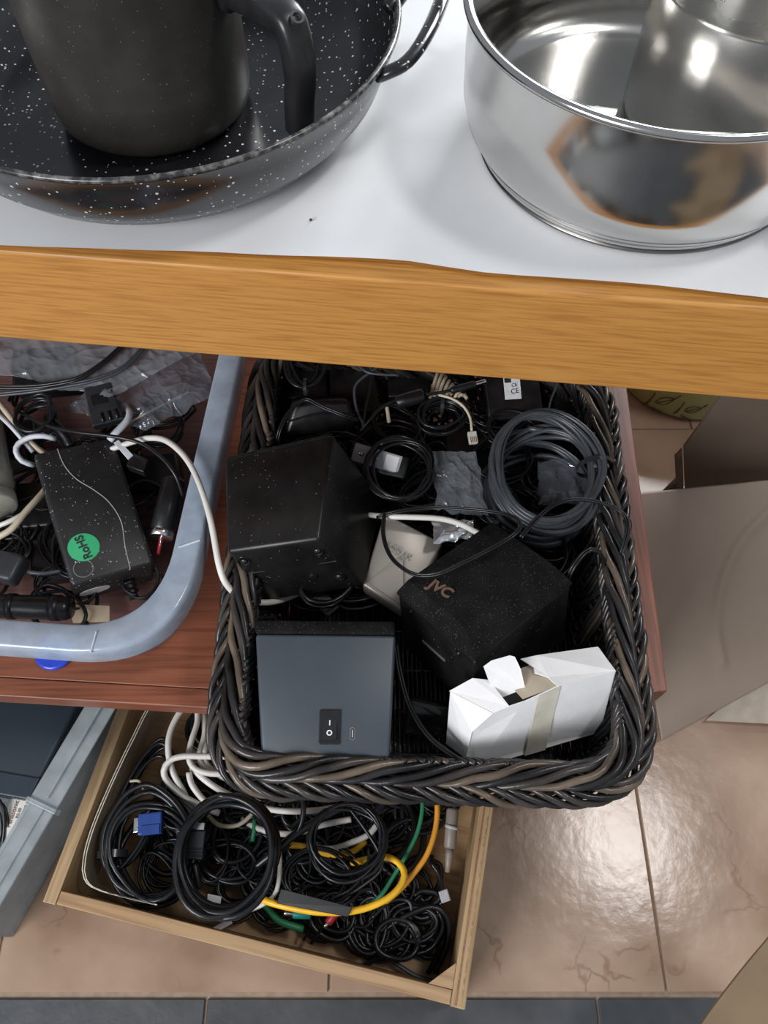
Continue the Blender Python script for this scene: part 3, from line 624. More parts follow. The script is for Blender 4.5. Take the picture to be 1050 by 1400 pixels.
# zip bag with cord, silver wrap
def sheet(name, quad, nu, nv, amp, freq, m, label, cat, seed=0, thick=0):
    q = [P(*p) for p in quad]; V = []; Fc = []
    for i in range(nu + 1):
        for j in range(nv + 1):
            u, v = i / nu, j / nv; p = lerp(lerp(q[0], q[1], u), lerp(q[3], q[2], u), v)
            a_ = p.x * .8 + p.y * .6; b_ = -p.x * .6 + p.y * .8
            wv = lambda fx_, fy_, sd: (1 - min(1, abs(noise.noise(Vector((a_ * fx_ + sd + .6 * noise.noise(Vector((p.x * 14, p.y * 14, sd))), b_ * fy_, sd)))) * 3.2)) ** 2
            e = noise.fractal(Vector((p.x * freq * .4 + seed, p.y * freq * .4, seed)), 1.0, 2.0, 3); rdg = .5 * wv(freq * .25, freq * 1.1, seed) + .5 * wv(freq * .9, freq * .3, seed + 7) + .25 * wv(freq * 1.6, freq * 1.6, seed + 11)
            bo = .004 * noise.noise(Vector((u * 4, seed, 1))) * (1 if j in (0, nv) else 0); dd = min(u, 1 - u, v, 1 - v) * 4
            p = p + Vector((.004 * noise.noise(Vector((u * 5, v * 5, seed))), .004 * noise.noise(Vector((v * 5, u * 5, seed + 9))) + bo, amp * (e * .6 + rdg * .5) + amp * 1.2 * min(1, dd)))
            V.append(p)
    for i in range(nu):
        for j in range(nv): a = i * (nv + 1) + j; Fc.append((a, a + nv + 1, a + nv + 2, a + 1))
    return put(name, V, Fc, m, None, True, label=label, cat=cat)
poly = clear('polythene', (.26, .29, .32), .46, .12, spec=1.0, bump=.3, bscale=90)
poly2 = clear('polythene_milky', (.15, .17, .20), .5, .10, spec=1.0, bump=.3, bscale=90)
sheet('plastic_bag', [(598, 700, .412), (668, 706, .412), (650, 618, .428), (588, 618, .428)], 80, 90, .004, 70, poly, 'small clear zip bag holding a thin cord beside the cable coil', 'bag', 2)
cable('thin black cord curled inside the small clear zip bag', [(612, 690, .418), (606, 665, .42), (612, 640, .425), (625, 632, .426), (634, 655, .422), (630, 680, .418), (616, 692, .416)], .0012, cable_m)
sheet('silver_wrapper', [(592, 745, .42), (645, 735, .425), (648, 712, .425), (592, 712, .42)], 26, 18, .004, 90, mat('silver_foil', (.62, .64, .67), .22, .85), 'crumpled silver wrapper above the silver-lettered speaker', 'wrapper', 5)
# plug near basket floor
c7 = thing('mains_plug', P(448, 828, .34), 'black figure-eight mains plug on the basket floor between two speakers', 'plug')
pa, pb = P(428, 806, .378), P(463, 846, .370); PMx = frame(pa, pb - pa, Vector((0, 0, 1)).cross(pb - pa))
put('plug_body', *box(PMx, (.0, -.009, -.005), (.034, .009, .005), .002), blackp2, c7)
for k in range(4): put('grip_ridge', *box(PMx, (.008 + k * .007, -.0095, -.0055), (.0105 + k * .007, .0095, .0058), .0006, 1), blackp, c7)
cable(None, [(428, 806, .378), (412, 792, .37), (395, 780, .355)], .0022, cable_m, parent=c7)
# dark glossy thing at the floor
gb, t, n_ = brick([(548, 1005), (610, 1010), (618, 968), (558, 955)], [.35, .35, .37, .37], .02, 'black_box', 'glossy black plastic piece on the basket floor beside the white box', 'box', mat('gloss_black', (.01, .01, .011), .12), .006)
# named loose cords
cable('white cord running over the clear bin rim to beneath the left speaker', [(150, 615, .395), (182, 604, .41), (205, 599, .43), (228, 603, .442), (253, 625, .447), (272, 660, .4475), (288, 712, .446), (300, 775, .438), (312, 802, .425), (335, 819, .405), (362, 824, .392), (392, 818, .372), (430, 800, .350)], .0034, cable_white)
cable('white cord end emerging right of the left speaker', [(490, 702, .41), (527, 706, .438), (560, 707, .442), (600, 709, .442), (628, 716, .438), (655, 730, .43), (690, 750, .41)], .0031, cable_white)
cable('thin black twin lead draped over the speaker with silver letters', [(526, 700, .445), (524, 730, .445), (532, 757, .448), (548, 775, .454), (570, 786, .459), (600, 784, .4675), (640, 766, .477), (680, 745, .486), (705, 729, .489), (711, 716, .486), (695, 704, .475), (650, 697, .462), (590, 694, .452), (540, 700, .448), (515, 708, .44)], .0012, cable_m, pairs=True)
cable('thin black twin lead crossing the coil and hanging over the basket side', [(712, 735, .450), (735, 708, .458), (762, 688, .460), (795, 683, .455), (830, 690, .447), (852, 702, .444), (858, 722, .444), (850, 755, .432), (835, 790, .41), (815, 812, .39), (790, 828, .36)], .0013, cable_m, pairs=True)
cable('thin black twin lead rising behind the right speaker corner', [(772, 800, .43), (784, 775, .45), (800, 755, .455), (815, 752, .45), (826, 768, .43), (828, 795, .40), (812, 818, .36)], .0014, cable_m, pairs=True)
cable('thin black twin lead looping from the front speaker to the white box', [(541, 880, .40), (547, 920, .40), (560, 965, .40), (585, 1005, .405), (620, 1034, .413), (655, 1051, .420), (685, 1053, .420), (700, 1040, .400)], .0014, cable_m, pairs=True)
cable('thin black cord arching in front of the rounded adapter', [(378, 610, .41), (382, 590, .425), (392, 568, .432), (407, 552, .436), (420, 546, .438), (440, 556, .438), (470, 568, .437), (490, 575, .432)], .0014, cable_m, pairs=True)
cable('thin grey cord hooked at the back middle of the basket', [(500, 585, .42), (488, 560, .425), (485, 530, .432), (498, 515, .436), (515, 503, .438), (525, 492, .43)], .0017, cable_grey)
cable('grey wire bowing down from under the table edge', [(480, 478, .44), (485, 493, .44), (500, 508, .44), (520, 512, .44), (545, 513, .44)], .0014, cable_grey)
cable('black cord standing upright at the back of the basket', [(495, 590, .41), (500, 560, .425), (508, 520, .43), (512, 490, .43)], .0018, cable_m)
cable('thin cord hanging down the back right of the basket', [(770, 500, .43), (762, 525, .43), (752, 552, .42), (750, 580, .40)], .0014, cable_grey)
# dark filler: loose loops and adapters lower in the basket
rnd = random.Random(4)
def tangle(label, pts_fn, count, radii, rz, lo, seed, m=cable_m):
    parts = []
    for i in range(count):
        parts.append(tube(coil_path(pts_fn(), rnd.uniform(*rz), rnd.uniform(*rz), rnd.uniform(2, 4), .014, .28, rnd.random() * 3, seed=seed + i), rnd.choice(radii), 6))
    return put('cable_tangle', *join(*parts), m, None, True, label=label, cat='cables', kind='stuff')
tangle('dark tangle of thin black cables filling the bottom of the wicker basket', lambda: Vector((rnd.uniform(-.10, .20), rnd.uniform(.34, .60), rnd.uniform(.345, .39))), 44, [.0015, .0018, .0022], (.02, .045), 0, 100)
for i, (px, py, w_, h_, z, nm) in enumerate([(560, 520, 60, 45, .395, 'black adapter block at the back middle of the basket behind the ferrite cord'), (780, 540, 50, 60, .385, 'black adapter block at the back right corner of the basket'), (640, 610, 60, 60, .375, 'black adapter block under the small clear zip bag'), (540, 600, 70, 50, .375, 'black adapter block under the silver-faced plug'), (420, 520, 60, 50, .395, 'dark adapter block under the hanging cable bundle')]):
    brick([(px - w_ / 2, py + h_ / 2), (px + w_ / 2, py + h_ / 2 - 4), (px + w_ / 2 - 3, py - h_ / 2), (px - w_ / 2, py - h_ / 2 + 3)], [z] * 4, .035, 'power_adapter', nm, 'adapter', blackp, .004)
sh_ = sheet('clear_wrapper', [(735, 690, .395), (800, 690, .395), (800, 630, .40), (735, 630, .40)], 26, 26, .005, 60, poly2, 'crumpled clear wrapper seen through the middle of the tied coil', 'wrapper', 11)

# ---------------------------------------------------------------- upper clear bin
binp = clear('milky_plastic', (.22, .27, .33), .15, .2, spec=.5)
binr = clear('milky_plastic_rim', (.33, .40, .49), .80, .20, spec=.7)
C0 = Vector((-.199, .233)); dr = Vector((.076, .997)).normalized(); dl = Vector((-dr.y, dr.x))
def bq(a, b): v = C0 + dl * a + dr * b; return (v.x, v.y)
def binring(ins_, z, r):
    pts, L = rounded([bq(.44 - ins_, .56 - ins_), bq(.44 - ins_, ins_), bq(ins_, ins_), bq(ins_, .56 - ins_)], r, .01); return pts, z
def ringres(ins_, z, r, N=160):
    pts, L = rounded([bq(.44 - ins_, .56 - ins_), bq(.44 - ins_, ins_), bq(ins_, ins_), bq(ins_, .56 - ins_)], r, .002)
    # normalise start so that rings match by polar angle
    c = Vector(bq(.22, .28)); out = []
    A = sorted([(math.atan2(p[1] - c.y, p[0] - c.x), p) for p in pts])
    for k in range(N):
        # denser sampling by arc fraction of the outermost ring
        t = FR[k] if FR else None
        best = min(A, key=lambda q: abs((q[0] - t + math.pi) % (2 * math.pi) - math.pi)); out.append(Vector((best[1][0], best[1][1], z)))
    return out
FR = []
_p, _L = rounded([bq(.44, .56), bq(.44, 0), bq(0, 0), bq(0, .56)], .1, _L / 160 if False else .0117); _c = Vector(bq(.22, .28))
FR = [math.atan2(p[1] - _c.y, p[0] - _c.x) for p in _p]; NN = len(FR)
cbin = thing('storage_bin', (-.42, .5, .302), 'large clear plastic storage bin on the shelf left of the wicker basket', 'bin')
prof = [(0.0005, .405, .100), (0.0, .428, .100), (.002, .4335, .099), (.005, .4345, .097), (.027, .4335, .082), (.0295, .431, .081), (.0305, .424, .08), (.036, .312, .072), (.040, .306, .07)]
put('rim', *skin([ringres(i_, z, r_, NN) for i_, z, r_ in prof[:6]]), binr, cbin, True)
put('body', *join(skin([ringres(i_, z, r_, NN) for i_, z, r_ in prof[5:]]), (ringres(.040, .306, .07, NN), [tuple(range(NN))])), binp, cbin, True)
for a_ in (.085, .30): 
    A1 = Vector((*bq(a_, .001), .4346)); A2 = Vector((*bq(a_, .023), .4346)); put('rim_glint', *tube([A1, A2], .0010, 6), mat('glint_white', (.5, .56, .62), .3), cbin)  # pale strokes standing in for highlights on the bin rim
for b_ in (.10,):
    A1 = Vector((*bq(.003, b_ + .03), .4346)); A2 = Vector((*bq(.024, b_ + .02), .4346)); put('rim_glint', *tube([A1, A2], .0010, 6), mat('glint_white', (.5, .56, .62), .3), cbin)
bl_ = P(72, 903, .305)
put('blue_lid', *lathe(at(bl_.x, bl_.y + .011, .301), [(0, 0), (.021, 0), (.0225, .003), (.022, .006), (.019, .0068), (0, .0068)], 40), mat('blue_plastic', (.02, .05, .45), .25), None, True, label='round blue plastic dish under the front edge of the clear bin', cat='disc')  # small blue plastic lid, modelled as a flat disc

# contents of the upper bin
AM = rotm([[0.8825, -0.3876, 0.2662], [0.4123, 0.9101, -0.0417], [-0.2261, 0.1466, 0.963]], (-.3344, .424, .3702))
aw, ah, adp = .0889 / 2, .1682 / 2, .0562 / 2
pb_ = thing('power_brick', AM @ Vector((0, 0, -adp)), 'dusty black power brick with a green round sticker in the clear bin', 'adapter')
dusty = speckle('dusty_black', (.016, .017, .018), .45, 520, .38, (.5, .5, .48), .16)
put('housing', *box(AM, (-aw, -ah, -adp), (aw, ah, adp), .005, 3), dusty, pb_, True)
gp = [(-.018, .083), (-.016, .060), (-.008, .040), (.006, .022), (.018, .002), (.024, -.025), (.020, -.055), (.018, -.083)]
put('curved_groove', *tube(smooth_path([AM @ Vector((x, y, adp + .0001)) for x, y in gp], .004), .0006, 6), mat('groove_grey', (.3, .3, .3), .5), pb_)
SG = AM @ Matrix.Translation((-.0215, -.044, adp))
st = put('sticker', *lathe(SG, [(.0165, 0), (.0165, .0005), (0, .0005)], 40), mat('green_sticker', (.03, .42, .17), .5, col2=(.05, .5, .22), scale=30), pb_, label='round green sticker')
text('RoHS', SG @ Matrix.Translation((0, 0, .0008)) @ Matrix.Rotation(math.radians(98), 4, 'Z'), .0125, dark_ink, st, .0002, bold=.0003)
put('sticker_mark', *lathe(AM @ Matrix.Translation((-.028, -.068, adp)), [(.0105, 0), (.0105, .0003), (.0095, .0003), (.0095, 0)], 32, True), mat('grey_residue', (.16, .16, .155), .7), pb_, label='grey ring of old sticker residue')
EM = AM @ Matrix.Translation((-.022, -ah, -.004)) @ Matrix.Rotation(math.pi / 2, 4, 'X')
V, Fc = lathe(EM @ Matrix.Diagonal((1.5, .75, 1, 1)), [(.011, 0), (.011, .0006), (0, .0006)], 32); put('oval_sticker', V, Fc, label_m, pb_, label='white oval sticker')
cyl('strain_relief', AM @ Vector((.014, -ah, -.004)), AM @ Vector((.016, -ah - .022, -.012)), .0075, blackp, pb_, prof=[(0, 0), (.0085, 0), (.0085, .003), (.006, .004), (.0082, .006), (.0082, .009), (.0058, .010), (.0078, .012), (.0078, .015), (.005, .016), (.006, .022), (0, .022)])
cable(None, [(66, 570, .40), (80, 585, .405), (92, 600, .40), (97, 612, .395)], .006, cable_m, parent=pb_)
sheet('plastic_bag', [(-60, 500, .425), (150, 545, .425), (290, 470, .425), (40, 400, .43)], 140, 140, .007, 45, poly, 'crumpled clear plastic bag at the back of the clear bin', 'bag', 21)
sheet('plastic_bag', [(80, 560, .395), (200, 590, .395), (300, 540, .40), (260, 460, .41)], 140, 140, .008, 50, poly2, 'dark smoky plastic bag beside the bin wall behind the power brick', 'bag', 31)
cable('black twin cable crossing the clear bin in front of the bag', [(-10, 529, .432), (40, 529, .434), (80, 524, .437), (110, 516, .44), (140, 497, .442), (165, 475, .442), (185, 455, .44)], .0019, cable_m, pairs=True)
cable('black twin cable crossing lower and curving up at the bin back', [(-10, 540, .425), (40, 535, .43), (90, 527, .434), (130, 519, .436), (165, 505, .438), (190, 482, .438), (210, 455, .436)], .0019, cable_grey, pairs=True)
cn = thing('connector', P(142, 555, .425), 'flat black four-pin connector block above the power brick', 'connector')
t = [P(126, 583, .418), P(168, 572, .418), P(150, 522, .43), P(114, 530, .43)]; n_ = (t[1] - t[0]).cross(t[3] - t[0]).normalized()
put('housing', *hexa([v - n_ * .014 for v in t] + t, .0015), mat('connector_black', (.018, .020, .023), .35), cn)
for k in (.38, .62, .85):
    a_ = lerp(t[0], t[1], k); b_ = lerp(t[3], t[2], k); put('rib', *tube([lerp(a_, b_, .02) + n_ * .001, lerp(a_, b_, .26) + n_ * .001], .0016, 8), blackp2, cn, True)
a_ = lerp(lerp(t[0], t[1], .25), lerp(t[3], t[2], .25), .55); put('recess', *box(frame(lerp(lerp(t[0], t[1], .45), lerp(t[3], t[2], .45), .62), t[1] - t[0], t[3] - t[0]), (-.009, -.007, 0), (.009, .007, .0008), .0003, 1), blackp, cn)
cable('black cord running from the cable bundle over the brick to the bin wall', [(20, 560, .41), (60, 580, .415), (100, 590, .425), (150, 596, .43), (190, 605, .43), (220, 625, .428), (240, 650, .42), (250, 678, .40)], .0022, cable_m)
coil('small black cable coil at the left end of the clear bin', 52, 575, .405, .020, .024, 5.2, .0022, cable_m, dz=.012, jit=.25, seed=31)
cable('bluish white cord loop left of the power brick', [(76, 600, .40), (60, 596, .408), (40, 598, .408), (25, 607, .405), (22, 618, .402), (30, 630, .395), (46, 636, .385)], .0033, cable_bluewhite)
cable('beige flat strap running down at the left of the clear bin', [(-10, 540, .405), (10, 565, .405), (30, 592, .40), (50, 612, .39), (62, 620, .38)], .0034, cable_beige)
cable('grey cord beside the beige strap in the clear bin', [(-10, 560, .40), (12, 580, .405), (30, 600, .40), (45, 618, .39)], .0026, cable_bluewhite)
cable('white cable bending between black connector and power brick', [(150, 602, .405), (160, 590, .41), (172, 578, .413), (177, 566, .412), (170, 555, .405), (160, 548, .395)], .0042, cable_bluewhite)
cable('cream wire stretching right from the white cable', [(176, 578, .405), (200, 565, .405), (230, 550, .40), (260, 535, .395)], .0014, cable_beige)
cable('cream cable crossing under the left side of the power brick', [(-10, 738, .38), (15, 724, .385), (35, 700, .385), (55, 678, .38), (70, 660, .37)], .0038, cable_beige)
cable('short cream cable beneath the longer cream cable', [(-10, 722, .37), (15, 712, .375), (40, 698, .37)], .003, cable_white)
fl, t, n_ = brick([(172, 636), (196, 645), (203, 628), (180, 618)], [.40] * 4, .012, 'small_connector', 'tiny black latch connector right of the power brick', 'connector', blackp2, .001)
fq = [P(162, 601, .407), P(182, 622, .402), P(175, 628, .402), (P(155, 605, .407))]
put('ribbon_cable', *hexa([v - Vector((0, 0, .002)) for v in fq] + fq, .0004, 1), cable_bluewhite, None, label='short flat light ribbon cable plugged into the tiny latch connector', cat='cable')
# jar with cream content
ja, jb = P(-34, 548, .375), P(-10, 688, .375); jd = jb - ja; JL = jd.length; JM = frame(ja, (0, 0, 1), z=jd)
jar = thing('jar', (ja + jb) / 2 - Vector((0, 0, .028)), 'clear jar of cream-coloured powder lying at the left end of the clear bin', 'jar')
put('glass', *lathe(JM, [(0, 0), (.022, 0), (.0275, .005), (.0275, JL - .018), (.024, JL - .010), (.024, JL), (.0225, JL), (.0225, JL - .009), (.0262, JL - .019), (.0262, .006), (.021, .0015), (0, .0015)], 48), clear('jar_glass', (.5, .5, .45), .3, .06, spec=.8), jar, True)
put('powder', *lathe(JM, [(0, .003), (.020, .003), (.0255, .008), (.0255, JL - .022), (.021, JL - .014), (0, JL - .013)], 48), mat('cream_powder', (.66, .60, .42), .8, bump=.4, bscale=200), jar, True)
put('lid', *lathe(JM, [(0, JL - .008), (.0255, JL - .008), (.0262, JL - .006), (.0262, JL + .006), (.0245, JL + .008), (0, JL + .008)], 48), clear('jar_lid', (.45, .43, .36), .7, .2), jar, True)
# wall plug and cord
wp = thing('wall_plug', P(20, 775, .37), 'dark grey wall plug lying in the lower left of the clear bin', 'plug')
a_ = P(-14, 770, .375); b_ = P(40, 782, .378)
WM_ = frame(a_, b_ - a_, Vector((0, 0, 1)).cross(b_ - a_)); put('plug_body', *box(WM_, (0, -.018, -.012), (.040, .016, .010), .006, 3), mat('charcoal_plug', (.03, .035, .042), .4), wp, True)
cable(None, [(38, 782, .38), (60, 784, .378), (85, 780, .372)], .0024, cable_grey, parent=wp)
rl = thing('black_roll', P(50, 830, .36), 'black ribbed cylinder lying against the front wall of the clear bin', 'connector')
cyl('barrel', P(-12, 828, .372), P(98, 832, .372), .013, blackp2, rl, 28)
cyl('collar', P(70, 831, .372), P(84, 831, .372), .0142, blackp, rl, 28); cyl('collar', P(12, 829, .372), P(22, 829, .372), .0142, blackp, rl, 28)
jk = thing('round_device', P(230, 700, .36), 'small black cylindrical device beside the right bin wall', 'device')
cyl('barrel', P(240, 655, .385), P(222, 728, .372), .0145, blackp2, jk, 28); cyl('end_ring', P(223, 724, .372), P(220, 736, .371), .0135, chrome, jk, 28)
cyl('red_stem', P(221, 734, .37), P(216, 758, .365), .0022, mat('red_plastic', (.4, .02, .03), .4), jk, 12); cyl('pin', P(220, 736, .371), P(219, 746, .369), .0012, chrome, jk, 8)
put('tan_paper_scrap', *hexa([P(100, 852, .345), P(150, 850, .345), P(150, 828, .35), P(92, 826, .35), P(100, 852, .347), P(150, 850, .347), P(150, 828, .353), P(92, 826, .353)], .0004, 1), mat('tan_paper', (.36, .28, .19), .8), None, label='torn tan paper scrap under the power brick end', cat='paper')
for i, (px, py, w_, h_, z, lb) in enumerate([(40, 690, 80, 70, .35, 'black adapter left of the power brick under the cream cable'), (70, 760, 60, 60, .352, 'black plug block in front of the dark wall plug'), (215, 640, 60, 50, .352, 'black plug between power brick and right bin wall'), (60, 500, 90, 60, .39, 'black box under the plastic bag at the bin back'), (160, 640, 70, 60, .33, 'black adapter under the power brick'), (20, 600, 60, 60, .35, 'black box beneath the bluish white loop')]):
    brick([(px - w_ / 2, py + h_ / 2), (px + w_ / 2, py + h_ / 2 - 8), (px + w_ / 2 - 6, py - h_ / 2), (px - w_ / 2, py - h_ / 2 + 6)], [z, z + .004, z + .006, z], .03, 'plug_block', lb, 'adapter', blackp, .005)
tangle('dark tangle of thin black cables on the bottom of the upper clear bin', lambda: Vector((rnd.uniform(-.50, -.27), rnd.uniform(.30, .62), rnd.uniform(.325, .35))), 34, [.0018, .0022], (.018, .04), 0, 200)

# ---------------------------------------------------------------- wooden drawer box on the floor
D0 = P(58, 1233, .12); D1 = P(636, 1381, .12); D0.z = D1.z = 0
dx = (D1 - D0); DL = dx.length; dx.normalize(); dy = Vector((-dx.y, dx.x, 0)); DM = frame(D0, dx, dy)
dep = .33
drw = thing('wooden_drawer', D0 + dx * DL / 2 + dy * dep / 2, 'pale wooden drawer box full of cables standing on the tile floor', 'drawer')
put('side_board', *box(DM, (0, 0, 0), (.016, dep, .12), .001), ply_y, drw); put('side_board', *box(DM, (DL - .017, 0, 0), (DL, dep, .12), .001), ply_y, drw)
put('front_board', *box(DM, (.0165, .001, 0), (DL - .0175, .016, .119), .001), ply, drw); put('back_board', *box(DM, (.0165, dep - .016, 0), (DL - .0175, dep - .001, .119), .001), ply, drw)
put('bottom_board', *box(DM, (.016, .016, .004), (DL - .017, dep - .016, .009), 0), ply, drw)
put('corner_block', *hexa([DM @ Vector(v) for v in ((DL - .045, .0165, .112), (DL - .0175, .0165, .112), (DL - .0175, .042, .112), (DL - .0178, .043, .112), (DL - .045, .0165, .1185), (DL - .0175, .0165, .1185), (DL - .0175, .042, .1185), (DL - .0178, .043, .1185))], 0), ply, drw)
OM = frame(DM @ Vector((.0162, .185, .070)), dy, (0, 0, 1))
put('knot_streak', *plate(OM, stadium(.018, .0001 + .018)[:0] + [(y, x) for x, y in stadium(.011, .105)], -.0002, .0006), mat('brown_streak', (.27, .12, .05), .7), drw, label='long brown streak on the left board')
for k in range(2):
    put('edge_ply', *box(DM, (DL - .0125 + k * .006, .002, .1196), (DL - .0105 + k * .006, dep - .002, .1206), 0), pine_dark if k == 0 else ply, drw)
put('clear_liner', *skin([[DM @ Vector((x, y, z)) for z in (.015, .05, .085, .112)] for x, y in ((.10, .022), (.06, .024), (.036, .034), (.026, .055), (.022, .09), (.024, .14), (.03, .2), (.04, .26), (.06, .30))], False), clear('clear_liner', (.6, .58, .5), .28, .08, spec=1.0), drw, True, label='curved clear plastic strip')
for zz, xx in ((.112, 0), (.112, .003)):
    put('liner_edge', *tube(smooth_path([DM @ Vector((x + xx, y, zz)) for x, y in ((.13, .026), (.06, .026), (.036, .034), (.026, .055), (.022, .09), (.024, .14), (.03, .2), (.04, .26), (.07, .30))], .008), .0007, 6), mat('liner_edge', (.62, .58, .48), .2), drw)
# drawer contents
coil('thick glossy black cable coil at the drawer centre', 313, 1168, .118, .057, .064, 10.3, .0040, cable_m, dz=.028, jit=.14, seed=41, tilt=(0, 0))
coil('large black cable bundle strapped at the left end of the drawer', 213, 1166, .075, .050, .060, 9.3, .0036, cable_m, dz=.032, jit=.26, seed=43, rot=.3, tie=[(2.9, .017, .0045), (.1, .017, .0045)])
coil('thin black cable coil right of the thick coil in the drawer', 475, 1150, .098, .046, .042, 8.2, .0023, cable_m, dz=.02, jit=.2, seed=47)
coil('loose thin black loops under the yellow cable', 440, 1205, .062, .045, .032, 5.2, .0021, cable_m, dz=.02, jit=.25, seed=49)
coil('dark slim cable bundle along the left drawer wall', 195, 1100, .07, .024, .075, 5.2, .0026, cable_m, dz=.02, jit=.25, seed=53, rot=-.25, tie=[])
band = [P(178, 1068, .098), P(190, 1068, .104), P(197, 1080, .098)]
put('rubber_band', *tube(smooth_path(band, .003), .0018, 8, flat=.6), cable_beige, None, True, label='beige rubber band round the slim cable bundle', cat='rubber band')
W = cable_white
cable('white cable rising at the back left of the drawer', [(262, 955, .10), (245, 975, .104), (233, 1000, .106), (230, 1025, .106), (236, 1055, .10), (252, 1085, .09), (262, 1110, .08)], .0042, W)
cable('white cable bending sharply and vanishing beneath the basket', [(310, 1034, .112), (280, 1034, .114), (250, 1034, .114), (232, 1040, .112), (224, 1054, .108), (230, 1070, .10), (250, 1088, .095), (275, 1102, .088), (300, 1112, .08)], .0042, W)
for i, (ps, lb) in enumerate([
    ([(268, 955, .09), (270, 985, .095), (262, 1012, .10), (258, 1035, .10), (268, 1052, .10), (300, 1058, .10), (335, 1050, .095)], 'white cable loop nearest the basket side'),
    ([(275, 960, .085), (280, 1000, .09), (272, 1035, .092), (285, 1052, .09), (320, 1060, .088), (360, 1055, .08)], 'second white cable loop behind the nearest one'),
    ([(330, 985, .08), (300, 1000, .088), (282, 1020, .09), (283, 1045, .088), (310, 1065, .085), (350, 1070, .08)], 'third white cable loop in the white bundle'),
    ([(258, 1056, .10), (262, 1072, .098), (275, 1090, .092), (290, 1105, .085)], 'short white cable end pointing to the thick coil'),
    ([(262, 1050, .095), (285, 1070, .095), (310, 1085, .09), (340, 1098, .085), (380, 1108, .08), (430, 1108, .08), (480, 1100, .08)], 'white cable running right under the basket rim'),
    ([(330, 1120, .06), (360, 1135, .065), (400, 1140, .068), (440, 1128, .07), (480, 1120, .07)], 'white cable crossing inside the thin black coil'),
    ([(430, 1158, .066), (455, 1160, .07), (480, 1152, .072), (505, 1140, .07), (520, 1120, .065)], 'white cable arc beneath the thin black coil'),
    ([(285, 1115, .075), (300, 1128, .08), (325, 1128, .08), (345, 1112, .078), (350, 1095, .07)], 'cream cable hook inside the thick coil'),
    ([(340, 1245, .085), (362, 1235, .09), (378, 1218, .09), (383, 1180, .09), (380, 1150, .085)], 'white cable showing along the right side of the thick coil')]):
    cable(lb, ps, .0040 if i < 7 else .0028, cable_beige if i == 7 else W)
cable('yellow network cable curving across the drawer', [(345, 1222, .085), (365, 1232, .095), (395, 1240, .10), (440, 1247, .102), (490, 1244, .102), (530, 1228, .10), (550, 1207, .098), (552, 1190, .096), (540, 1176, .092), (520, 1172, .085), (480, 1180, .07)], .0043, cable_yellow)
cable('yellow cable piece seen inside the thin black coil', [(395, 1155, .066), (420, 1158, .07), (450, 1168, .068), (480, 1165, .065), (500, 1150, .06)], .0040, cable_yellow)
cable('orange cable coming down at the right of the drawer', [(596, 1085, .095), (598, 1110, .095), (594, 1140, .092), (583, 1170, .088), (565, 1195, .083), (548, 1215, .075), (525, 1235, .06)], .0036, cable_orange)
cable('green cable sloping down beside the orange cable', [(577, 1085, .085), (577, 1110, .085), (570, 1140, .082), (555, 1170, .078), (540, 1195, .073), (520, 1225, .068), (500, 1240, .06), (470, 1255, .05)], .0028, cable_green)
cable('thick green cable end below the yellow cable', [(350, 1225, .06), (365, 1240, .066), (380, 1258, .068), (400, 1266, .066), (414, 1270, .062)], .0044, cable_green)
cable('green cable glimpsed inside the thick coil', [(345, 1150, .06), (348, 1130, .065), (345, 1115, .06), (338, 1100, .05)], .0034, cable_green)
put('flat_strip', *hexa([P(378, 1235, .108), P(476, 1254, .108), P(482, 1240, .112), P(384, 1215, .112), P(378, 1235, .111), P(476, 1254, .111), P(482, 1240, .115), P(384, 1215, .115)], .0006, 1), blackp, None, label='flat black strip lying along the yellow cable', cat='strip')
cable('black cable slanting from basket rim down across the drawer middle', [(475, 1100, .105), (440, 1118, .108), (405, 1140, .108), (375, 1165, .104), (350, 1185, .095)], .0052, cable_m)
cable('thin black cable crossing down to the flat strip', [(478, 1105, .112), (500, 1135, .112), (518, 1165, .11), (520, 1190, .105), (490, 1215, .095), (460, 1235, .085), (445, 1262, .07), (425, 1290, .05)], .0022, cable_m)
cable('thin black cable from the thin coil to the drawer front', [(505, 1160, .10), (500, 1190, .10), (480, 1215, .10), (450, 1232, .10), (430, 1260, .06), (415, 1285, .04)], .0018, cable_m)
cable('short black cable hanging under the basket rim', [(413, 1085, .12), (415, 1105, .12), (412, 1125, .115), (402, 1145, .105)], .0036, cable_m)
cable('grey cable lying by the drawer front wall', [(470, 1290, .03), (520, 1305, .03), (570, 1335, .028), (610, 1345, .028)], .0028, cable_grey)
cable('black cable arching over the drawer floor at the right', [(500, 1320, .03), (530, 1300, .045), (560, 1288, .05), (590, 1285, .045), (600, 1300, .035), (585, 1330, .02)], .0032, cable_m)
cable('black cable loop in the right front corner of the drawer', [(510, 1285, .045), (550, 1255, .06), (590, 1240, .06), (612, 1255, .055), (612, 1290, .04), (595, 1330, .025)], .0036, cable_m)
vg = thing('video_plug', P(212, 1127, .08), 'blue video connector among the black cables in the drawer', 'connector')
a_ = P(190, 1128, .102); b_ = P(225, 1124, .102); VM = frame(a_, b_ - a_, Vector((0, 0, 1)).cross(b_ - a_))
put('hood', *box(VM, (0, -.013, -.006), (.030, .013, .006), .002), mat('blue_hood', (.02, .06, .26), .4), vg)
put('ridge', *box(VM, (.005, -.0135, .0055), (.028, -.002, .0072), .0006, 1), mat('blue_hood', (0, 0, 0)), vg)
put('shell', *box(VM, (-.006, -.009, -.004), (0, .009, .004), .001), chrome, vg)
hm = thing('video_plug', P(265, 1160, .10), 'black flat video plug hanging inside the thick coil', 'connector')
a_ = P(271, 1135, .122); b_ = P(266, 1180, .118); VM = frame(a_, b_ - a_, Vector((0, 0, 1)).cross(b_ - a_))
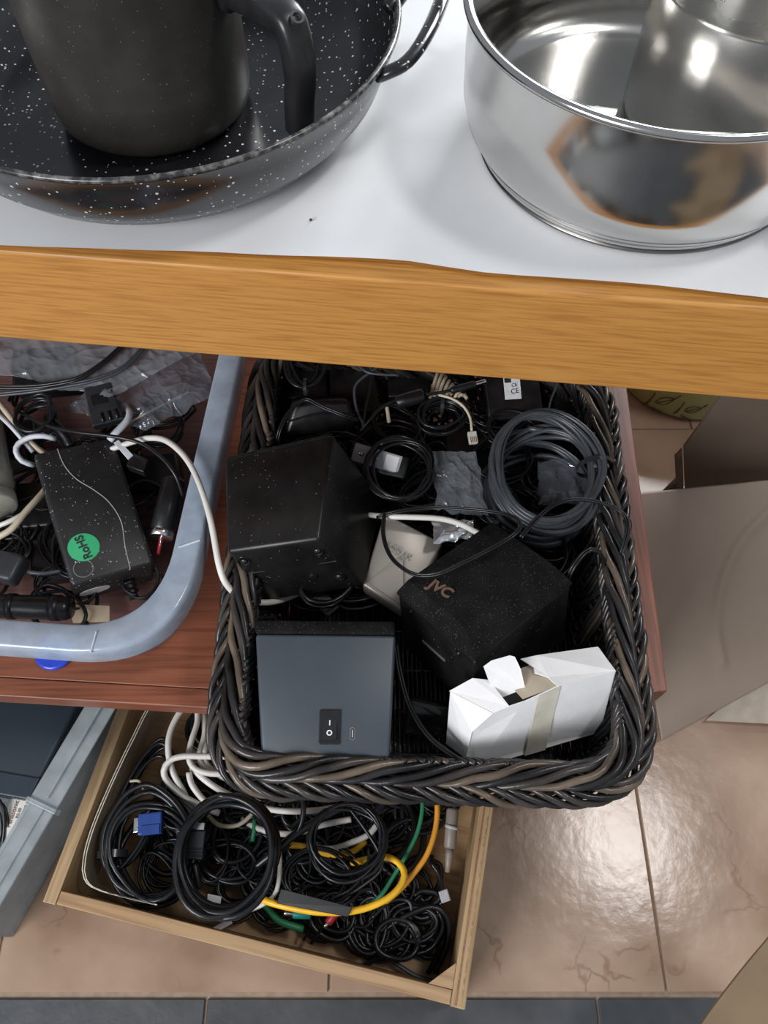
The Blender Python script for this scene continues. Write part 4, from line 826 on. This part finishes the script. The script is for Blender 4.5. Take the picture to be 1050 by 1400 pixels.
put('body', *box(VM, (0, -.010, -.005), (.033, .010, .005), .0015), mat('plug_black', (.02, .023, .027), .35), hm); put('tip', *box(VM, (-.009, -.0075, -.0025), (0, .0075, .0025), .0006), chrome, hm)
for k in range(3): put('grip_ridge', *box(VM, (.020 + k * .004, -.0105, -.0055), (.0222 + k * .004, .0105, .0056), .0004, 1), blackp, hm)
cyl('strain_relief', b_ + Vector((0, 0, 0)), P(272, 1215, .11), .0045, cable_m, hm)
put('paper_tag', *hexa([P(283, 1243, .118), P(298, 1256, .118), P(303, 1226, .122), P(284, 1222, .122), P(283, 1243, .119), P(298, 1256, .119), P(303, 1226, .123), P(284, 1222, .123)], 0), whitep, None, label='white paper tag on the front of the thick coil', cat='tag')
put('paper_tag', *hexa([P(295, 1275, .07), P(318, 1262, .07), P(314, 1256, .072), P(291, 1268, .072), P(295, 1275, .071), P(318, 1262, .071), P(314, 1256, .073), P(291, 1268, .073)], 0), whitep, None, label='narrow white tag below the thick coil', cat='tag')
au = thing('audio_plug', P(612, 1150, .07), 'grey audio plug hanging along the right drawer wall', 'connector')
cyl('plug_body', P(619, 1105, .098), P(615, 1160, .090), .0078, mat('taupe_plug', (.20, .17, .145), .45), au); cyl('collar', P(618, 1128, .096), P(617, 1133, .095), .0086, greyp, au)
cyl('strain_relief', P(615, 1160, .09), P(611, 1198, .08), .0048, mat('taupe_plug', (0, 0, 0)), au, prof=[(0, 0), (.0055, 0), (.0048, .006), (.0054, .008), (.0044, .012), (.005, .014), (.0038, .019), (.003, .028), (0, .028)])
rc = thing('audio_plug', P(405, 1250, .07), 'teal-green cable plug with metal tip below the yellow cable', 'connector')
cyl('sleeve', P(400, 1249, .082), P(425, 1250, .078), .0058, mat('teal', (.01, .22, .20), .4), rc); cyl('tip', P(388, 1248, .084), P(400, 1249, .082), .0032, chrome, rc)
rc = thing('audio_plug', P(455, 1255, .06), 'red cable plug peeking out below the yellow cable', 'connector')
cyl('sleeve', P(448, 1262, .074), P(462, 1245, .078), .0052, mat('red_plastic', (0, 0, 0)), rc); cyl('tip', P(443, 1268, .072), P(448, 1262, .074), .003, chrome, rc)
wj = thing('network_plug', P(616, 1225, .05), 'small grey network plug on the right of the drawer', 'connector'); wq = P(608, 1225, .06)
put('plug_body', *box(frame(wq, (1, .3, .2), (-.3, 1, 0)), (-.006, -.007, -.004), (.006, .007, .004), .001), greyp, wj); cable(None, [(606, 1232, .06), (590, 1245, .05), (570, 1250, .04)], .0022, cable_m, parent=wj)
tangle('dense dark tangle of black cables packed over the drawer bottom to darken it', lambda: DM @ Vector((rnd.uniform(.10, DL - .07), rnd.uniform(.055, .29), rnd.uniform(.020, .056))), 120, [.0022, .0028, .0036], (.02, .038), 0, 300)  # filler cables packed densely to darken the drawer bottom
tangle('black filler cables heaped in the right front corner of the drawer, partly for its shadow', lambda: DM @ Vector((rnd.uniform(DL - .20, DL - .05), rnd.uniform(.045, .13), rnd.uniform(.016, .05))), 26, [.0024, .0034], (.015, .03), 0, 500)  # black cables that also stand in for the shadow in this corner

# ---------------------------------------------------------------- lower clear bin with device
LB = thing('storage_bin', P(0, 1100, .02) , 'clear plastic storage bin standing on the floor at the left', 'bin')
binl = clear('cloudy_plastic', (.38, .42, .43), .52, .22, spec=.6)
o1, o2 = P(164, 955, .17), P(-6, 1248, .17); ddr = (o2 - o1).normalized(); ddn = Vector((ddr.y, -ddr.x, 0)); ddn = ddn if ddn.x < 0 else -ddn
o1 = o1 - ddr * .12; LL = (o2 - o1).length + .04
LMx = rotm([(ddr.x, ddn.x, 0), (ddr.y, ddn.y, 0), (0, 0, 1)], (o1.x, o1.y, 0))
lj = (P(80, 1112, .17) - o1).dot(ddr)
put('rim', *join(box(LMx, (0, .0, .164), (lj, .038, .168), .0015), box(LMx, (lj, .003, .158), (LL, .040, .163), .0015)), binl, LB)
put('rim_lip', *join(box(LMx, (0, .015, .167), (lj - .01, .0185, .1725), .001), box(LMx, (lj - .008, .015, .162), (LL, .018, .1665), .001)), binl, LB)
put('wall', *box(LMx, (0, .034, .004), (LL, .037, .164), .001), binl, LB)
put('wall', *box(LMx, (0, .36, .004), (LL, .363, .164), .001), binl, LB); put('wall', *box(LMx, (LL - .003, .034, .004), (LL, .363, .164), .001), binl, LB); put('wall', *box(LMx, (0, .034, .004), (.003, .363, .164), .001), binl, LB)
put('base', *box(LMx, (0, .034, .001), (LL, .363, .004), 0), binl, LB)
put('rim_notch', *box(LMx, (lj - .003, -.002, .157), (lj + .003, .04, .171), .001), binl, LB)
navy = mat('navy_plastic', (.022, .033, .045), .36, col2=(.028, .04, .054), scale=10)
dq = [P(-70, 1092, .135), P(38, 1092, .135), P(112, 955, .135), P(150, 890, .135), P(-70, 890, .135)]
t_ = [P(-80, 1072, .14), P(40, 1094, .14), P(128, 920, .14), P(-40, 900, .14)]
dvc = thing('player', sum(t_, Vector()) / 4 - Vector((0, 0, .045)), 'dark blue-grey flat device in the lower clear bin', 'device')
put('housing', *hexa([v - Vector((0, 0, .045)) for v in t_] + t_, .006, 4), navy, dvc, True)
put('front_lip', *hexa([lerp(t_[0], t_[3], .001) + Vector((0, 0, .0004)), t_[1] + Vector((0, 0, .0004)), lerp(t_[1], t_[2], .16) + Vector((0, 0, .0004)), lerp(t_[0], t_[3], .16) + Vector((0, 0, .0004)), lerp(t_[0], t_[3], .001) + Vector((0, 0, .002)), t_[1] + Vector((-.002, .002, .002)), lerp(t_[1], t_[2], .16) + Vector((-.002, 0, .002)), lerp(t_[0], t_[3], .16) + Vector((0, 0, .002))], .001), navy, dvc)
kq = [P(8, 1150, .115), P(32, 1122, .115), P(50, 1090, .115), P(12, 1092, .115)]
card = thing('paper_booklet', sum(kq, Vector()) / 4 - Vector((0, 0, .008)), 'white printed card beside the dark device in the lower bin', 'booklet')
put('cover', *hexa([v - Vector((0, 0, .008)) for v in kq] + kq, .0004, 1), mat('card_print', (.62, .61, .56), .6), card)
text('Panasonic', frame(P(17, 1113, .1157), (.14, .99, 0), (-.99, .14, 0)), .0082, mat('faded_ink', (.15, .06, .07), .6), card, .0001)
text('RS-20', frame(P(25, 1112, .1157), (.14, .99, 0), (-.99, .14, 0)), .005, mat('faded_ink', (0, 0, 0)), card, .0001)
text('RATE KX', frame(P(36, 1104, .1157), (.14, .99, 0), (-.99, .14, 0)), .0075, dark_ink, card, .0001)
for i, ps in enumerate([[(-15, 1085, .12), (0, 1095, .125), (6, 1120, .12), (4, 1150, .11), (0, 1175, .10)], [(-15, 1095, .115), (4, 1100, .12), (11, 1125, .115), (9, 1155, .105), (-4, 1180, .10)], [(-15, 1110, .11), (-2, 1110, .118), (2, 1135, .112), (-4, 1160, .10)]]):
    cable(['longest black wire curving down beside the white printed card', 'black wire closest to the white printed card in the lower bin', 'shortest black wire at the picture edge in the lower bin'][i], ps, .0019, cable_m)
cable('dark grey cable crossing below the white printed card', [(-15, 1178, .115), (10, 1162, .118), (30, 1150, .118), (42, 1140, .112)], .003, cable_grey)

# ---------------------------------------------------------------- right side: beige sheet, brown box, green container, foreground card
def slab(name, pts, th, m, parent=None, **kw):
    a = [Vector(p) for p in pts]; nrm = (a[1] - a[0]).cross(a[2] - a[0]).normalized(); nrm = nrm if nrm.z > 0 else -nrm; n_ = len(a)
    V = [v - nrm * th for v in a] + a; return put(name, V, [tuple(range(n_))[::-1], tuple(range(n_, 2 * n_))] + [(i, (i + 1) % n_, (i + 1) % n_ + n_, i + n_) for i in range(n_)], m, parent, **kw)
beige = mat('beige_carton', (.24, .19, .15), .62, col2=(.28, .225, .18), scale=6, spec=.35)
# large beige sheet, gently bulging, with a curved crease
S = [P(905, 1012, .02), P(1120, 896, .05), P(1120, 650, .22), P(838, 678, .22)]
S[3] = P(850, 676, .20); nu, nv = 100, 100; V = []; Fc = []
cr = [P(1060, 690, .2), P(1010, 745, .17), P(985, 800, .14), P(975, 860, .1), P(988, 905, .08)]; crp = smooth_path(cr, .004)
for i in range(nu + 1):
    for j in range(nv + 1):
        u, v = i / nu, j / nv; p = lerp(lerp(S[0], S[1], u), lerp(S[3], S[2], u), v)
        p.z += .02 * math.sin(u * math.pi) * math.sin(v * math.pi) + .002 * noise.noise(Vector((u * 5, v * 3, 2)))
        # distance to the crease measured on the sheet
        dmin = min((Vector((p.x - c.x, p.y - c.y)).length) for c in crp); p.z += .006 * math.exp(-(dmin / .008) ** 2)
        V.append(p)
nv1 = nv + 1
for i in range(nu):
    for j in range(nv): a = i * nv1 + j; Fc.append((a, a + nv1, a + nv1 + 1, a + 1))
base = len(V); V += [v - Vector((0, 0, .004)) for v in V[:base]]; Fc += [tuple(reversed([x + base for x in f])) for f in Fc[:]]
rim_i = [i * nv1 for i in range(nu + 1)] + [nu * nv1 + j for j in range(1, nv1)] + [i * nv1 + nv for i in range(nu - 1, -1, -1)] + [j for j in range(nv - 1, 0, -1)]
for k in range(len(rim_i)): a = rim_i[k]; b = rim_i[(k + 1) % len(rim_i)]; Fc.append((b, a, a + base, b + base))
put('beige_sheet', V, Fc, beige, None, True, label='large beige sheet with a curved crease leaning right of the cabinet', cat='sheet')
slab('white_sheet', [P(965, 985, .012), P(1120, 993, .012), P(1120, 880, .03), P(1040, 920, .03)], .003, mat('pale_card', (.34, .29, .24), .6), label='pale card corner under the large beige sheet', cat='sheet')
brown = mat('brown_carton', (.12, .093, .07), .7, col2=(.14, .108, .083), scale=8)
bx = thing('carton', P(1000, 650, 0), 'dark brown carton standing behind the beige sheet at the right', 'carton')
ca, cb, cc_ = P(936, 672, .03), P(934, 609, .22), P(1150, 672, .06); cn_ = (cb - ca).cross(cc_ - ca)
def onp(px, py):
    o = Vector((0, 0, CH)); d = P(px, py, .3) - o; return o + d * ((ca - o).dot(cn_) / d.dot(cn_))
slab('side_panel', [onp(936, 672), onp(934, 609), onp(1012, 500), onp(1045, 455), onp(1200, 455), onp(1200, 672)], .004, brown, bx)
slab('fold_flap', [onp(935, 674), onp(932.5, 611), onp(922, 622), onp(925, 676)], .004, mat('brown_carton_flap', (.13, .10, .075), .7), bx)
slab('lower_flap', [P(898, 680, .03), P(927, 650, .08), P(927, 680, .04)], .003, brown, bx)
# green container
gcn = Vector((.576, .966, 0)); gtub = thing('planter', gcn, 'olive green tub with leaf drawings on the floor behind the table', 'tub')
gm2 = mat('olive_plastic', (.36, .38, .17), .4, col2=(.40, .42, .19), scale=6)
put('body', *lathe(at(gcn.x, gcn.y, 0), [(0, .001), (.128, .001), (.138, .004), (.142, .012), (.150, .10), (.156, .17), (.160, .172), (.160, .182), (.155, .182), (.147, .10), (.136, .010), (0, .008)], 96), gm2, gtub, True)
ink = mat('olive_ink', (.07, .065, .03), .7)
def tubpt(px, py):
    o = Vector((0, 0, CH)); d = P(px, py, .3) - o
    lo = .3; best = None
    for k in range(400):
        t = .6 + k * .003; p = o + d * t; r_ = math.hypot(p.x - gcn.x, p.y - gcn.y)
        if r_ < .1427 + max(0, p.z - .012) * .091 + .0012: return p
    return o + d
def stroke(pts, r=.0008): put('leaf_drawing', *tube(smooth_path([tubpt(*p) for p in pts], .003), r, 5), ink, gtub)
for (ox, oy, s) in ((0, 0, 1), (40, 12, .9)):
    g = lambda x, y: (ox + 895 + (x - 895) * s, oy + 548 + (y - 548) * s)
    stroke([g(896, 550), g(903, 545), g(913, 544), g(922, 546), g(912, 552), g(902, 553), g(896, 550)]); stroke([g(899, 551), g(908, 549), g(922, 546), g(931, 541)])
    for k in range(5): stroke([g(880 + k * 3.5, 553 - k * 3.2), g(886 + k * 2.4, 552 - k * 3)]); stroke([g(890 + k * 3.2, 556 + k * 1.5), g(893 + k * 3.2, 560 + k * 1.5)])
    stroke([g(879, 555), g(888, 548), g(896, 537)])
# foreground carton corner
fcq = [P(950, 1425, .30), P(1075, 1255, .30), P(1200, 1255, .30), P(1200, 1425, .30)]
fg = thing('carton', P(1180, 1400, .0), 'brown carton with a curved open flap in the lower right foreground', 'carton')
card_m = mat('kraft_card', (.16, .11, .062), .75, col2=(.185, .13, .075), scale=20)
cq = smooth_path([P(940, 1440, .30), P(958, 1402, .30), P(1000, 1345, .30), P(1045, 1290, .30), P(1090, 1245, .30), P(1180, 1235, .30)], .01) + [P(1300, 1440, .30)]
slab('card_flap', cq, .005, card_m, fg)
slab('under_flap', [v + Vector((.03, -.03, -.02)) for v in cq], .005, card_m, fg)
bq_ = P(1215, 1405, .29)
put('body', *box(at(bq_.x, bq_.y, 0), (0, -.25, .001), (.28, 0, .272), .002), card_m, fg)
